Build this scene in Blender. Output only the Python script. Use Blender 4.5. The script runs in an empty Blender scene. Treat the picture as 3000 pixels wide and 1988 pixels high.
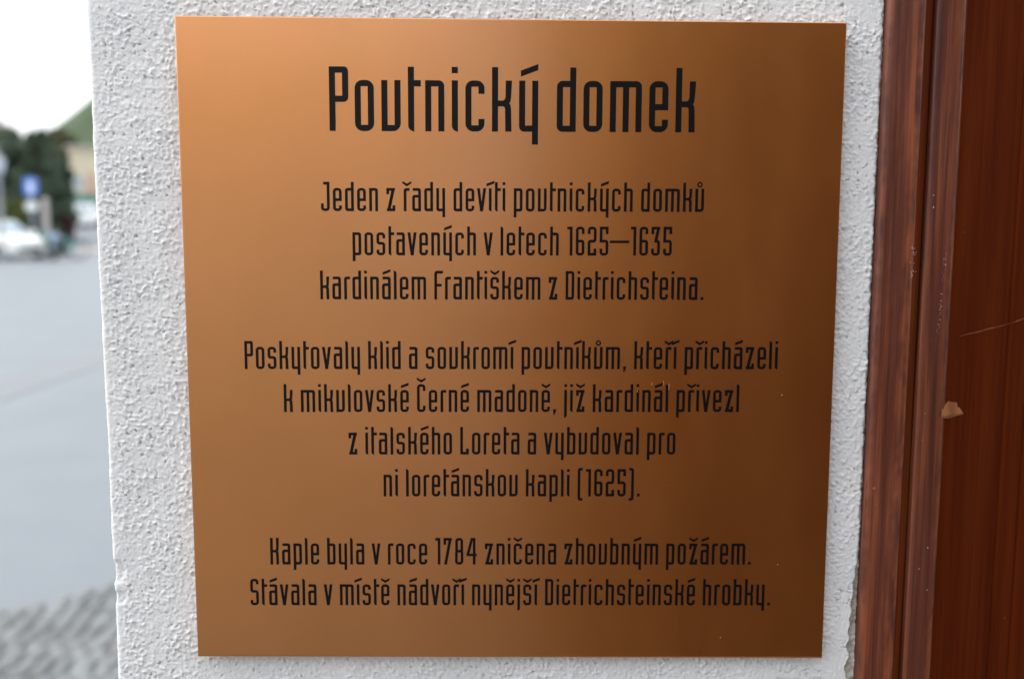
import bpy, bmesh, math, random
import numpy as np
from mathutils import Vector, Matrix, Euler
from mathutils.geometry import delaunay_2d_cdt

S = bpy.context.scene
COL = S.collection
R = math.radians
EYE = 1.52                     # camera height above the street
PZ = EYE - 0.0595              # height of the plaque's centre

# ------------------------------------------------------------------ camera, sky, sun, exposure
cam_d = bpy.data.cameras.new('camera')
cam = bpy.data.objects.new('camera', cam_d)
COL.objects.link(cam)
cam.location = (-0.0040, -0.4626, EYE)
cam.rotation_euler = (1.4535, -0.0045, -0.0088)
cam_d.sensor_fit = 'HORIZONTAL'
cam_d.sensor_width = 23.5
cam_d.lens = 23.5 * 2950 / 3000
cam_d.clip_start = 0.02
cam_d.clip_end = 6000
cam_d.dof.use_dof = True
cam_d.dof.focus_distance = 0.466
cam_d.dof.aperture_fstop = 3.8
cam_d.dof.aperture_blades = 7
S.camera = cam

SUN_EL, SUN_AZ = R(48), R(-97)          # azimuth clockwise from +Y: along the street from the left, grazing the wall
w = bpy.data.worlds.new('World')
S.world = w
w.use_nodes = True
wn = w.node_tree.nodes
wl = w.node_tree.links
bg = wn['Background']
sky = wn.new('ShaderNodeTexSky')
sky.sky_type = 'NISHITA'
sky.sun_disc = False
sky.sun_elevation = SUN_EL
sky.sun_rotation = SUN_AZ
sky.air_density = 1.0
sky.dust_density = 4.0
sky.ozone_density = 1.5
hs = wn.new('ShaderNodeHueSaturation')
hs.inputs['Saturation'].default_value = 0.5
wl.new(sky.outputs[0], hs.inputs['Color'])
tcw = wn.new('ShaderNodeTexCoord')
cl = wn.new('ShaderNodeTexNoise')
cl.inputs['Scale'].default_value = 2.2
cl.inputs['Detail'].default_value = 4
wl.new(tcw.outputs['Generated'], cl.inputs['Vector'])
cr_ = wn.new('ShaderNodeValToRGB')
cr_.color_ramp.elements[0].position = 0.3
cr_.color_ramp.elements[0].color = (0.80, 0.83, 0.86, 1)
cr_.color_ramp.elements[1].position = 0.7
cr_.color_ramp.elements[1].color = (1.0, 1.0, 1.0, 1)
wl.new(cl.outputs['Fac'], cr_.inputs['Fac'])
cs = wn.new('ShaderNodeVectorMath')
cs.operation = 'SCALE'
cs.inputs['Scale'].default_value = 7.0        # cloud deck as bright as the low sky
wl.new(cr_.outputs[0], cs.inputs[0])
mxw = wn.new('ShaderNodeMix')
mxw.data_type = 'RGBA'
mxw.inputs[0].default_value = 0.6
wl.new(hs.outputs[0], mxw.inputs[6])
wl.new(cs.outputs[0], mxw.inputs[7])
wl.new(mxw.outputs[2], bg.inputs['Color'])
bg.inputs['Strength'].default_value = 0.15

sd = bpy.data.lights.new('sun', 'SUN')
sd.energy = 0.5
sd.angle = R(28)
sd.color = (1.0, 0.98, 0.955)
sun = bpy.data.objects.new('sun', sd)
COL.objects.link(sun)
sun_dir = Vector((math.sin(SUN_AZ) * math.cos(SUN_EL), math.cos(SUN_AZ) * math.cos(SUN_EL), math.sin(SUN_EL)))
sun.rotation_euler = sun_dir.to_track_quat('Z', 'Y').to_euler()

S.view_settings.view_transform = 'Standard'
S.view_settings.look = 'None'
S.view_settings.gamma = 1
S.view_settings.use_curve_mapping = False
S.view_settings.exposure = 1.18
S.render.engine = 'CYCLES'
S.cycles.use_denoising = True
S.cycles.max_bounces = 8

# ------------------------------------------------------------------ helpers
def link(name, me, mat=None, parent=None):
    o = bpy.data.objects.new(name, me)
    COL.objects.link(o)
    if mat is not None:
        me.materials.append(mat)
    if parent is not None:
        o.parent = parent
    return o

def tag(o, label=None, cat=None, group=None, kind=None):
    if label: o['label'] = label
    if cat: o['category'] = cat
    if group: o['group'] = group
    if kind: o['kind'] = kind
    return o

def empty(name, loc=(0, 0, 0), rz=0.0):
    o = bpy.data.objects.new(name, None)
    COL.objects.link(o)
    o.location = loc
    o.rotation_euler = (0, 0, rz)
    o.empty_display_size = 0.05
    return o

def copy_tree(o, parent=None):
    c = o.copy()
    COL.objects.link(c)
    if parent is not None:
        c.parent = parent
    for ch in list(o.children):
        copy_tree(ch, c)
    return c

def shade(me, smooth=True):
    me.polygons.foreach_set('use_smooth', [smooth] * len(me.polygons))

def from_bm(name, bm, mat, parent=None, smooth=False):
    me = bpy.data.meshes.new(name)
    bm.normal_update()
    bm.to_mesh(me)
    bm.free()
    if smooth: shade(me)
    return link(name, me, mat, parent)

def pydata(name, v, f, mat, parent=None, smooth=False):
    me = bpy.data.meshes.new(name)
    me.from_pydata([tuple(p) for p in v], [], f)
    me.update()
    if smooth: shade(me)
    return link(name, me, mat, parent)

def bm_box(bm, x0, y0, z0, x1, y1, z1):
    vs = [bm.verts.new(p) for p in ((x0,y0,z0),(x1,y0,z0),(x1,y1,z0),(x0,y1,z0),(x0,y0,z1),(x1,y0,z1),(x1,y1,z1),(x0,y1,z1))]
    for f in ((0,3,2,1),(4,5,6,7),(0,1,5,4),(1,2,6,5),(2,3,7,6),(3,0,4,7)):
        bm.faces.new([vs[i] for i in f])

def box(name, p0, p1, mat, parent=None, bevel=0.0):
    bm = bmesh.new()
    bm_box(bm, *p0, *p1)
    if bevel:
        bmesh.ops.bevel(bm, geom=bm.edges[:], offset=bevel, segments=2, affect='EDGES', profile=0.6)
    return from_bm(name, bm, mat, parent)

def bm_tube(bm, pts, rad, n=10, cap=True):
    pts = [Vector(p) for p in pts]
    if not hasattr(rad, '__len__'): rad = [rad] * len(pts)
    rings = []
    up = Vector((0.13, 0.21, 1)).normalized()
    for i, p in enumerate(pts):
        d = (pts[min(i + 1, len(pts) - 1)] - pts[max(i - 1, 0)]).normalized()
        a = d.cross(up)
        if a.length < 0.05: a = d.cross(Vector((1, 0, 0)))
        a.normalize()
        b = d.cross(a).normalized()
        rings.append([bm.verts.new(p + (a * math.cos(t) + b * math.sin(t)) * rad[i]) for t in [2 * math.pi * k / n for k in range(n)]])
    for r0, r1 in zip(rings, rings[1:]):
        for k in range(n):
            bm.faces.new((r0[k], r0[(k + 1) % n], r1[(k + 1) % n], r1[k]))
    if cap:
        bm.faces.new(rings[0][::-1])
        bm.faces.new(rings[-1])

def tube(name, pts, rad, mat, parent=None, n=10):
    bm = bmesh.new()
    bm_tube(bm, pts, rad, n)
    return from_bm(name, bm, mat, parent, True)

def bm_lathe(bm, prof, n=20, axis='Z', c=(0, 0, 0), closed=False):
    c = Vector(c)
    rings = []
    for r, h in prof:
        ring = []
        for k in range(n):
            t = 2 * math.pi * k / n
            p = (r * math.cos(t), r * math.sin(t), h)
            if axis == 'Y': p = (p[0], p[2], p[1])
            if axis == 'X': p = (p[2], p[0], p[1])
            ring.append(bm.verts.new(Vector(p) + c))
        rings.append(ring)
    pairs = list(zip(rings, rings[1:]))
    if closed: pairs.append((rings[-1], rings[0]))
    for r0, r1 in pairs:
        for k in range(n):
            bm.faces.new((r0[k], r0[(k + 1) % n], r1[(k + 1) % n], r1[k]))
    if not closed:
        bm.faces.new(rings[0][::-1])
        bm.faces.new(rings[-1])
    bmesh.ops.recalc_face_normals(bm, faces=bm.faces[:])

# ------------------------------------------------------------------ materials
def mat(name, base=(0.5, 0.5, 0.5), rough=0.6, metal=0.0, spec=0.5, vary=None, scale=5.0, detail=4.0,
        stretch=(1, 1, 1), bump=0.0, bump_scale=40.0, bump_dist=0.01, coat=0.0, lo=0.35, hi=0.65):
    m = bpy.data.materials.new(name)
    m.use_nodes = True
    nt = m.node_tree
    b = nt.nodes['Principled BSDF']
    b.inputs['Base Color'].default_value = (*base, 1)
    b.inputs['Roughness'].default_value = rough
    b.inputs['Metallic'].default_value = metal
    b.inputs['Specular IOR Level'].default_value = spec
    b.inputs['Coat Weight'].default_value = coat
    tc = nt.nodes.new('ShaderNodeTexCoord')
    mp = nt.nodes.new('ShaderNodeMapping')
    mp.inputs['Scale'].default_value = stretch
    nt.links.new(tc.outputs['Object'], mp.inputs['Vector'])
    if vary:
        n = nt.nodes.new('ShaderNodeTexNoise')
        n.inputs['Scale'].default_value = scale
        n.inputs['Detail'].default_value = detail
        nt.links.new(mp.outputs[0], n.inputs['Vector'])
        r = nt.nodes.new('ShaderNodeValToRGB')
        r.color_ramp.elements[0].position = lo
        r.color_ramp.elements[1].position = hi
        r.color_ramp.elements[0].color = (*base, 1)
        r.color_ramp.elements[1].color = (*vary, 1)
        nt.links.new(n.outputs['Fac'], r.inputs['Fac'])
        nt.links.new(r.outputs[0], b.inputs['Base Color'])
    if bump:
        n2 = nt.nodes.new('ShaderNodeTexNoise')
        n2.inputs['Scale'].default_value = bump_scale
        n2.inputs['Detail'].default_value = 5
        nt.links.new(mp.outputs[0], n2.inputs['Vector'])
        bp = nt.nodes.new('ShaderNodeBump')
        bp.inputs['Strength'].default_value = bump
        bp.inputs['Distance'].default_value = bump_dist
        nt.links.new(n2.outputs['Fac'], bp.inputs['Height'])
        nt.links.new(bp.outputs[0], b.inputs['Normal'])
    return m

def plaque_material():
    m = bpy.data.materials.new('bronze_sheet')
    m.use_nodes = True
    nt = m.node_tree
    N, L = nt.nodes, nt.links
    b = N['Principled BSDF']
    b.inputs['Metallic'].default_value = 1.0
    b.inputs['Coat Weight'].default_value = 1.0
    b.inputs['Coat Roughness'].default_value = 0.2
    b.inputs['Coat IOR'].default_value = 1.75
    tc = N.new('ShaderNodeTexCoord')
    # fine mottling of the lacquered metal
    n1 = N.new('ShaderNodeTexNoise'); n1.inputs['Scale'].default_value = 900; n1.inputs['Detail'].default_value = 3
    L.new(tc.outputs['Object'], n1.inputs['Vector'])
    # slow blotches
    n2 = N.new('ShaderNodeTexNoise'); n2.inputs['Scale'].default_value = 14; n2.inputs['Detail'].default_value = 3
    L.new(tc.outputs['Object'], n2.inputs['Vector'])
    r2 = N.new('ShaderNodeValToRGB')
    r2.color_ramp.elements[0].position = 0.3; r2.color_ramp.elements[0].color = (0.60, 0.232, 0.046, 1)
    r2.color_ramp.elements[1].position = 0.7; r2.color_ramp.elements[1].color = (0.655, 0.256, 0.057, 1)
    L.new(n2.outputs['Fac'], r2.inputs['Fac'])
    # an amber tarnish blotch left of centre-right, ragged outline
    g = N.new('ShaderNodeVectorMath'); g.operation = 'DISTANCE'
    sc = N.new('ShaderNodeMapping'); sc.inputs['Scale'].default_value = (1.0, 0.0, 0.42)
    n3 = N.new('ShaderNodeTexNoise'); n3.inputs['Scale'].default_value = 60; n3.inputs['Detail'].default_value = 4
    L.new(tc.outputs['Object'], n3.inputs['Vector'])
    L.new(tc.outputs['Object'], sc.inputs['Vector'])
    L.new(sc.outputs[0], g.inputs[0]); g.inputs[1].default_value = (0.070, 0, -0.0095)
    ad = N.new('ShaderNodeMath'); ad.operation = 'MULTIPLY_ADD'; ad.inputs[1].default_value = 0.012
    L.new(n3.outputs['Fac'], ad.inputs[0]); L.new(g.outputs['Value'], ad.inputs[2])
    mr = N.new('ShaderNodeMapRange'); mr.interpolation_type = 'SMOOTHSTEP'
    mr.inputs['From Min'].default_value = 0.012; mr.inputs['From Max'].default_value = 0.024
    mr.inputs['To Min'].default_value = 0.55; mr.inputs['To Max'].default_value = 0.0
    L.new(ad.outputs[0], mr.inputs['Value'])
    mx = N.new('ShaderNodeMix'); mx.data_type = 'RGBA'
    L.new(mr.outputs[0], mx.inputs[0]); L.new(r2.outputs[0], mx.inputs[6]); mx.inputs[7].default_value = (0.60, 0.20, 0.03, 1)
    L.new(mx.outputs[2], b.inputs['Base Color'])
    rr = N.new('ShaderNodeMapRange')
    rr.inputs['To Min'].default_value = 0.27; rr.inputs['To Max'].default_value = 0.41
    # smears from wiping: slanting, stretched
    ms = N.new('ShaderNodeMapping'); ms.inputs['Scale'].default_value = (1.0, 1.0, 0.28); ms.inputs['Rotation'].default_value = (0, R(28), 0)
    n4 = N.new('ShaderNodeTexNoise'); n4.inputs['Scale'].default_value = 34; n4.inputs['Detail'].default_value = 7; n4.inputs['Roughness'].default_value = 0.65
    L.new(tc.outputs['Object'], ms.inputs['Vector']); L.new(ms.outputs[0], n4.inputs['Vector'])
    av = N.new('ShaderNodeMath'); av.operation = 'MULTIPLY_ADD'; av.inputs[1].default_value = 0.8
    sb = N.new('ShaderNodeMath'); sb.operation = 'MULTIPLY_ADD'; sb.inputs[1].default_value = 0.5; sb.inputs[2].default_value = -0.15
    L.new(n1.outputs['Fac'], sb.inputs[0])
    L.new(n4.outputs['Fac'], av.inputs[0]); L.new(sb.outputs[0], av.inputs[2])
    L.new(av.outputs[0], rr.inputs['Value'])
    L.new(rr.outputs[0], b.inputs['Roughness'])
    bp = N.new('ShaderNodeBump'); bp.inputs['Strength'].default_value = 0.10; bp.inputs['Distance'].default_value = 0.0004
    L.new(n1.outputs['Fac'], bp.inputs['Height'])
    L.new(bp.outputs[0], b.inputs['Normal'])
    return m

def plaster_material():
    m = bpy.data.materials.new('roughcast_plaster')
    m.use_nodes = True
    nt = m.node_tree
    N, L = nt.nodes, nt.links
    b = N['Principled BSDF']
    b.inputs['Roughness'].default_value = 0.85
    b.inputs['Specular IOR Level'].default_value = 0.25
    tc = N.new('ShaderNodeTexCoord')
    n1 = N.new('ShaderNodeTexNoise'); n1.inputs['Scale'].default_value = 25; n1.inputs['Detail'].default_value = 5
    L.new(tc.outputs['Object'], n1.inputs['Vector'])
    r1 = N.new('ShaderNodeValToRGB')
    r1.color_ramp.elements[0].position = 0.3; r1.color_ramp.elements[0].color = (0.715, 0.735, 0.742, 1)
    r1.color_ramp.elements[1].position = 0.7; r1.color_ramp.elements[1].color = (0.775, 0.795, 0.80, 1)
    L.new(n1.outputs['Fac'], r1.inputs['Fac'])
    # darker grey in the pits (recorded per vertex from the real relief)
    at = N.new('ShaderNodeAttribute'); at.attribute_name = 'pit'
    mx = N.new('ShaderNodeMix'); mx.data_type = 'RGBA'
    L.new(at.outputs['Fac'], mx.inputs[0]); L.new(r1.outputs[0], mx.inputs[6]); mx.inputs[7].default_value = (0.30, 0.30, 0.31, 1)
    # raw mortar where the paint is gone
    at2 = N.new('ShaderNodeAttribute'); at2.attribute_name = 'bare'
    mx2 = N.new('ShaderNodeMix'); mx2.data_type = 'RGBA'
    L.new(at2.outputs['Fac'], mx2.inputs[0]); L.new(mx.outputs[2], mx2.inputs[6]); mx2.inputs[7].default_value = (0.42, 0.39, 0.31, 1)
    L.new(mx2.outputs[2], b.inputs['Base Color'])
    n2 = N.new('ShaderNodeTexNoise'); n2.inputs['Scale'].default_value = 700; n2.inputs['Detail'].default_value = 4
    L.new(tc.outputs['Object'], n2.inputs['Vector'])
    bp = N.new('ShaderNodeBump'); bp.inputs['Strength'].default_value = 0.35; bp.inputs['Distance'].default_value = 0.0008
    L.new(n2.outputs['Fac'], bp.inputs['Height'])
    L.new(bp.outputs[0], b.inputs['Normal'])
    return m

def wood_material(name, dark, mid, worn, worn_pos=0.62, rough=0.34, spec=0.5):
    m = bpy.data.materials.new(name)
    m.use_nodes = True
    nt = m.node_tree
    N, L = nt.nodes, nt.links
    b = N['Principled BSDF']
    b.inputs['Specular IOR Level'].default_value = spec
    tc = N.new('ShaderNodeTexCoord')
    mp = N.new('ShaderNodeMapping'); mp.inputs['Scale'].default_value = (1, 1, 0.035)
    L.new(tc.outputs['Object'], mp.inputs['Vector'])
    n1 = N.new('ShaderNodeTexNoise'); n1.inputs['Scale'].default_value = 170; n1.inputs['Detail'].default_value = 6; n1.inputs['Distortion'].default_value = 0.6
    L.new(mp.outputs[0], n1.inputs['Vector'])
    r1 = N.new('ShaderNodeValToRGB')
    r1.color_ramp.elements[0].position = 0.32; r1.color_ramp.elements[0].color = (*dark, 1)
    r1.color_ramp.elements[1].position = worn_pos + 0.14; r1.color_ramp.elements[1].color = (*worn, 1)
    e = r1.color_ramp.elements.new(0.52); e.color = (*mid, 1)
    mp3 = N.new('ShaderNodeMapping'); mp3.inputs['Scale'].default_value = (1, 1, 0.018)
    L.new(tc.outputs['Object'], mp3.inputs['Vector'])
    n5 = N.new('ShaderNodeTexNoise'); n5.inputs['Scale'].default_value = 900; n5.inputs['Detail'].default_value = 3
    L.new(mp3.outputs[0], n5.inputs['Vector'])
    gm = N.new('ShaderNodeMath'); gm.operation = 'MULTIPLY_ADD'; gm.inputs[1].default_value = 0.55
    g0 = N.new('ShaderNodeMath'); g0.operation = 'SUBTRACT'; g0.inputs[1].default_value = 0.5
    L.new(n5.outputs['Fac'], g0.inputs[0]); L.new(g0.outputs[0], gm.inputs[0]); L.new(n1.outputs['Fac'], gm.inputs[2])
    L.new(gm.outputs[0], r1.inputs['Fac'])
    # large weathered patches
    mp2 = N.new('ShaderNodeMapping'); mp2.inputs['Scale'].default_value = (1, 1, 0.2)
    L.new(tc.outputs['Object'], mp2.inputs['Vector'])
    n2 = N.new('ShaderNodeTexNoise'); n2.inputs['Scale'].default_value = 45; n2.inputs['Detail'].default_value = 5
    L.new(mp2.outputs[0], n2.inputs['Vector'])
    hsv = N.new('ShaderNodeHueSaturation')
    mr = N.new('ShaderNodeMapRange'); mr.inputs['To Min'].default_value = 0.7; mr.inputs['To Max'].default_value = 1.3
    L.new(n2.outputs['Fac'], mr.inputs['Value']); L.new(mr.outputs[0], hsv.inputs['Value'])
    L.new(r1.outputs[0], hsv.inputs['Color'])
    at = N.new('ShaderNodeAttribute'); at.attribute_name = 'worn'
    wx = N.new('ShaderNodeMix'); wx.data_type = 'RGBA'
    L.new(at.outputs['Fac'], wx.inputs[0]); L.new(hsv.outputs[0], wx.inputs[6]); wx.inputs[7].default_value = (0.30, 0.085, 0.030, 1)
    L.new(wx.outputs[2], b.inputs['Base Color'])
    rr = N.new('ShaderNodeMapRange'); rr.inputs['To Min'].default_value = rough - 0.08; rr.inputs['To Max'].default_value = rough + 0.22
    L.new(n2.outputs['Fac'], rr.inputs['Value']); L.new(rr.outputs[0], b.inputs['Roughness'])
    bp = N.new('ShaderNodeBump'); bp.inputs['Strength'].default_value = 0.25; bp.inputs['Distance'].default_value = 0.0006
    L.new(gm.outputs[0], bp.inputs['Height']); L.new(bp.outputs[0], b.inputs['Normal'])
    return m

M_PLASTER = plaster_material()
M_BRONZE = plaque_material()
M_INK = mat('black_print', (0.0035, 0.0033, 0.0033), 0.38, spec=0.18, bump=0.15, bump_scale=900, bump_dist=0.0003)
M_SPECK = mat('pale_scuff', (0.55, 0.40, 0.27), 0.6, vary=(0.45, 0.30, 0.18), scale=600)
M_FRAME = wood_material('stained_wood_frame', (0.070, 0.018, 0.010), (0.115, 0.030, 0.016), (0.23, 0.066, 0.026), 0.60, 0.36)
M_DOOR = wood_material('stained_wood_door', (0.086, 0.0128, 0.0020), (0.108, 0.0172, 0.0028), (0.132, 0.024, 0.004), 0.66, 0.6, 0.03)
M_GROOVE = wood_material('stained_wood_groove', (0.085, 0.016, 0.004), (0.115, 0.022, 0.005), (0.15, 0.034, 0.008), 0.62, 0.6, 0.05)  # deeper stain; the shade on the chamfer is put into this colour too
M_RAW = mat('bare_wood', (0.26, 0.080, 0.015), 0.7, vary=(0.42, 0.165, 0.045), scale=120, stretch=(1, 1, 0.15), bump=0.3, bump_scale=400, bump_dist=0.0005)
M_WHITE_SCUFF = mat('white_paint_scuff', (0.30, 0.22, 0.21), 0.7, vary=(0.5, 0.43, 0.42), scale=300)
M_SCRATCH = mat('scratched_wood', (0.24, 0.07, 0.022), 0.6, vary=(0.34, 0.12, 0.04), scale=200)

# ------------------------------------------------------------------ lettering: glyph outlines in a unit of x-height 295
SW, GW, XH, CH, DE = 36.0, 113.0, 295.0, 372.0, 75.0
def arc(cx, cy, r, a0, a1, n=7):
    return [(cx + r * math.cos(R(a0 + (a1 - a0) * k / n)), cy + r * math.sin(R(a0 + (a1 - a0) * k / n))) for k in range(n + 1)]
def rect(x0, y0, x1, y1): return [(x0, y0), (x1, y0), (x1, y1), (x0, y1)]
def lhalf(x0, y0, xm, y1, rt, rb, s=SW):
    p = [(xm, y1)]
    p += arc(x0 + rt, y1 - rt, rt, 90, 180) if rt else [(x0, y1)]
    p += arc(x0 + rb, y0 + rb, rb, 180, 270) if rb else [(x0, y0)]
    return p + [(xm, y0), (xm, y0 + s), (x0 + s, y0 + s), (x0 + s, y1 - s), (xm, y1 - s)]
def rhalf(xm, y0, x1, y1, rt, rb, s=SW):
    return [(x1 + xm - x, y) for x, y in lhalf(xm, y0, x1, y1, rt, rb, s)]
def ring(x0, y0, x1, y1, tl, tr, br, bl, s=SW):
    xm = (x0 + x1) / 2
    return [lhalf(x0, y0, xm, y1, tl, bl, s), [(2 * xm - (x - 0), y) for x, y in lhalf(x0, y0, xm, y1, tr, br, s)]]
def hook_tr(xm, x1, y1, r, drop, s=SW):
    p = [(xm, y1)] + (arc(x1 - r, y1 - r, r, 90, 0) if r else [(x1, y1)])
    return p + [(x1, y1 - drop), (x1 - s, y1 - drop), (x1 - s, y1 - s), (xm, y1 - s)]
def flipx(p, ax): return [(2 * ax - x, y) for x, y in p]
def flipy(p, ay): return [(x, 2 * ay - y) for x, y in p]
def hook_br(xm, x1, y0, r, rise, s=SW): return flipy(hook_tr(xm, x1, y0, r, rise, s), y0)
def hook_tl(x0, xm, y1, r, drop, s=SW): return flipx(hook_tr(x0, xm, y1, r, drop, s), (x0 + xm) / 2)
def hook_bl(x0, xm, y0, r, rise, s=SW): return flipy(hook_tl(x0, xm, y0, r, rise, s), y0)
def foot(x, y1, r=34):                     # stem whose lower left corner is rounded away
    return [(x + SW, y1), (x, y1)] + arc(x + r, r, r, 180, 255) + [(x + SW, -3)]
def head(x, y1, r=34):                     # stem whose upper right corner is rounded away
    return [(x, 0), (x + SW, 0)] + arc(x + SW - r, y1 - r, r, 0, 78) + [(x, y1 + 3)]
RO = 47.0
def kay(h):
    k = 163 if h == XH else 186
    return [rect(0, 0, SW, CH),
            rect(SW, k - 17, 66, k + 17),
            [(64, k + 17), (74, k + 22), (80, k + 38), (81, h), (118, h), (113, k + 38), (109, k + 10), (101, k), (64, k)],
            [(64, k), (101, k), (109, k - 9), (113, k - 32), (116, 0), (79, 0), (77, k - 33), (73, k - 20), (64, k - 17)]]
def acute(x): return [[(x, 318), (x + 102, 356), (x + 102, 391), (x, 353)]]
def caron(x, y=316):
    return [[(x, y + 68), (x, y + 38), (x + 58, y), (x + 58, y + 35)], [(x + 116, y + 68), (x + 116, y + 38), (x + 58, y), (x + 58, y + 35)]]
def ringmark(x):
    o, i = [(x + 36 * math.cos(R(t)), 346 + 36 * math.sin(R(t))) for t in range(0, 361, 20)], [(x + 17 * math.cos(R(t)), 346 + 17 * math.sin(R(t))) for t in range(0, 361, 20)]
    return [[o[k], o[k + 1], i[k + 1], i[k]] for k in range(18)]
def glyphs():
    W, X, C, s, xm = GW, XH, CH, SW, GW / 2
    G = {}
    G['o'] = (W, ring(0, 0, W, X, RO, RO, RO, RO))
    G['n'] = (W, [rect(0, 0, s, X), hook_tr(s, W, X, 34, X)])
    G['m'] = (188, [rect(0, 0, s, X), rect(76, 0, 76 + s, X - s), hook_tr(s, 188, X, 34, X)])
    G['h'] = (W, [rect(0, 0, s, C), hook_tr(s, W, X, 34, X)])
    G['u'] = (W, [rect(0, 0, s, X), rect(s, 0, xm, s), hook_br(xm, W, 0, 46, X)])
    G['y'] = (W, [hook_bl(0, xm, 0, 32, X), rect(xm, 0, W - s, s), rect(W - s, -DE, W, X)])
    G['t'] = (76, [foot(0, C), rect(s, X - s, 76, X)])
    G['i'] = (s, [foot(0, X), rect(0, C - s, s, C)])
    G['ı'] = (s, [foot(0, X)])
    G['l'] = (s, [head(0, C)])
    G['j'] = (s, [[(s, X), (0, X), (0, -DE)] + arc(s - 30, -DE + 30, 30, -82, 0), rect(0, C - s, s, C)])
    G['c'] = (W, [lhalf(0, 0, xm, X, RO, RO), hook_tr(xm, W, X, RO, 77), hook_br(xm, W, 0, RO, 73)])
    G['e'] = (W, [lhalf(0, 0, xm, X, RO, RO), hook_tr(xm, W, X, RO, X - 128), rect(s, 128, W - s, 163), hook_br(xm, W, 0, RO, 73)])
    G['d'] = (W, [rect(W - s, 0, W, C), lhalf(0, 0, xm, X, 34, 34), rect(xm, 0, W - s, s), rect(xm, X - s, W - s, X)])
    G['b'] = (W, [rect(0, 0, s, C), rhalf(xm, 0, W, X, 34, 34), rect(s, 0, xm, s), rect(s, X - s, xm, X)])
    G['p'] = (W, [rect(0, -DE, s, X), rhalf(xm, 0, W, X, 34, 34), rect(s, 0, xm, s), rect(s, X - s, xm, X)])
    G['a'] = (W, [hook_tr(8, W, X, 32, X), lhalf(0, 0, xm, 209, 34, 34), rect(xm, 0, W - s, s), rect(xm, 209 - s, W - s, 209)])
    G['k'] = (116, kay(X))
    G['K'] = (116, kay(C))
    G['r'] = (77, [hook_tl(0, 50, X, 34, X), rect(50, X - s, 77, X)])
    G['v'] = (118, [[(0, X), (38, X), (66, 62), (59, 0), (40, 0)], [(118, X), (80, X), (52, 62), (59, 0), (78, 0)]])
    G['z'] = (114, [rect(0, X - s, 112, X), rect(0, X - 78, s, X - s), rect(6, 0, 114, s), rect(114 - s, s, 114, 76), [(6, 0), (47, 0), (112, X), (71, X)]])
    def ess(h):
        q = h * 0.53
        return [lhalf(0, q - 20, xm, h, RO, 42)[:], hook_tr(xm, W, h, RO, 77), rhalf(xm, 0, W, q + 16, 42, RO), hook_bl(0, xm, 0, RO, 73)]
    G['s'] = (W, ess(X))
    G['S'] = (W, ess(C))
    G['P'] = (W, [rect(0, 0, s, C), rhalf(xm, 168, W, C, 26, 30), rect(s, 168, xm, 168 + s), rect(s, C - s, xm, C)])
    G['D'] = (W, [rect(0, 0, s, C), rhalf(xm, 0, W, C, 40, 40), rect(s, 0, xm, s), rect(s, C - s, xm, C)])
    G['J'] = (W, [rect(33, C - s, W, C), rect(W - s, 60, W, C - s), hook_br(xm, W, 0, RO, 62), hook_bl(0, xm, 0, RO, 98)])
    G['F'] = (W, [hook_tl(0, 60, C, 36, C), rect(60, C - s, W, C), rect(s, 168, 95, 168 + s)])
    G['L'] = (W, [rect(0, 0, s, C), rect(s, 0, W, s), rect(W - s, s, W, 80)])
    G['C'] = (W, [lhalf(0, 0, xm, C, RO, RO), hook_tr(xm, W, C, RO, 90), hook_br(xm, W, 0, RO, 85)])
    G['1'] = (70, [rect(70 - s, 0, 70, C), rect(0, C - s, 70 - s, C)])
    G['6'] = (W, [lhalf(0, 0, xm, C, RO, RO), hook_tr(xm, W, C, RO, 95), rhalf(xm, 0, W, 204, 36, RO), rect(s, 204 - s, xm, 204)])
    G['2'] = (W, [hook_tl(0, xm, C, RO, 95), rhalf(xm, 168, W, C, RO, 40), lhalf(0, 0, xm, 204, 40, 0), rect(xm, 0, W, s), rect(W - s, s, W, 90)])
    G['5'] = (W, [rect(0, C - s, W, C), rect(W - s, C - 95, W, C - s), rect(0, 168, s, C - s), rect(s, 168, xm, 204), rhalf(xm, 0, W, 204, 42, RO), hook_bl(0, xm, 0, RO, 90)])
    G['3'] = (W, [rect(0, C - s, W, C), rect(0, C - 95, s, C - s), [(W - 40, C), (W, C), (78, 186), (38, 186)], rect(38, 168, xm + 4, 204), rhalf(xm, 0, W, 204, 42, RO), hook_bl(0, xm, 0, RO, 90)])
    G['7'] = (W, [rect(0, C - s, W, C), rect(0, C - 95, s, C - s), [(W - 40, C), (W, C), (46, 0), (6, 0)]])
    G['8'] = (W, ring(3, 170, W - 3, C, RO, RO, 34, 34) + ring(0, 0, W, 204, 34, 34, RO, RO))
    G['4'] = (140, [rect(86, 0, 86 + s, C), [(58, C), (94, C), (40, 150), (0, 150)], rect(0, 118, 140, 152)])
    G['—'] = (254, [rect(0, 162, 254, 194)])
    G['.'] = (38, [rect(0, 0, 38, 38)])
    G[','] = (38, [[(0, 0), (4, 38), (42, 38), (36, 0), (18, -38), (2, -38), (8, 0)]])
    G['('] = (66, [lhalf(0, -58, 40, C + 18, 40, 40), rect(40, C + 18 - s, 66, C + 18), rect(40, -58, 66, -58 + s)])
    G[')'] = (66, [flipx(p, 33) for p in G['('][1]])
    for ch, b in (('á', 'a'), ('é', 'e'), ('ý', 'y')): G[ch] = (G[b][0], G[b][1] + acute(10))
    G['í'] = (s, G['ı'][1] + acute(-30))
    for ch, b in (('ě', 'e'), ('š', 's'), ('č', 'c'), ('ž', 'z')): G[ch] = (G[b][0], G[b][1] + caron(0))
    G['ř'] = (77, G['r'][1] + caron(-16))
    G['Č'] = (W, G['C'][1] + caron(0, 393))
    G['ů'] = (W, G['u'][1] + ringmark(56))
    return G
GLYPH = glyphs()
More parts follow.
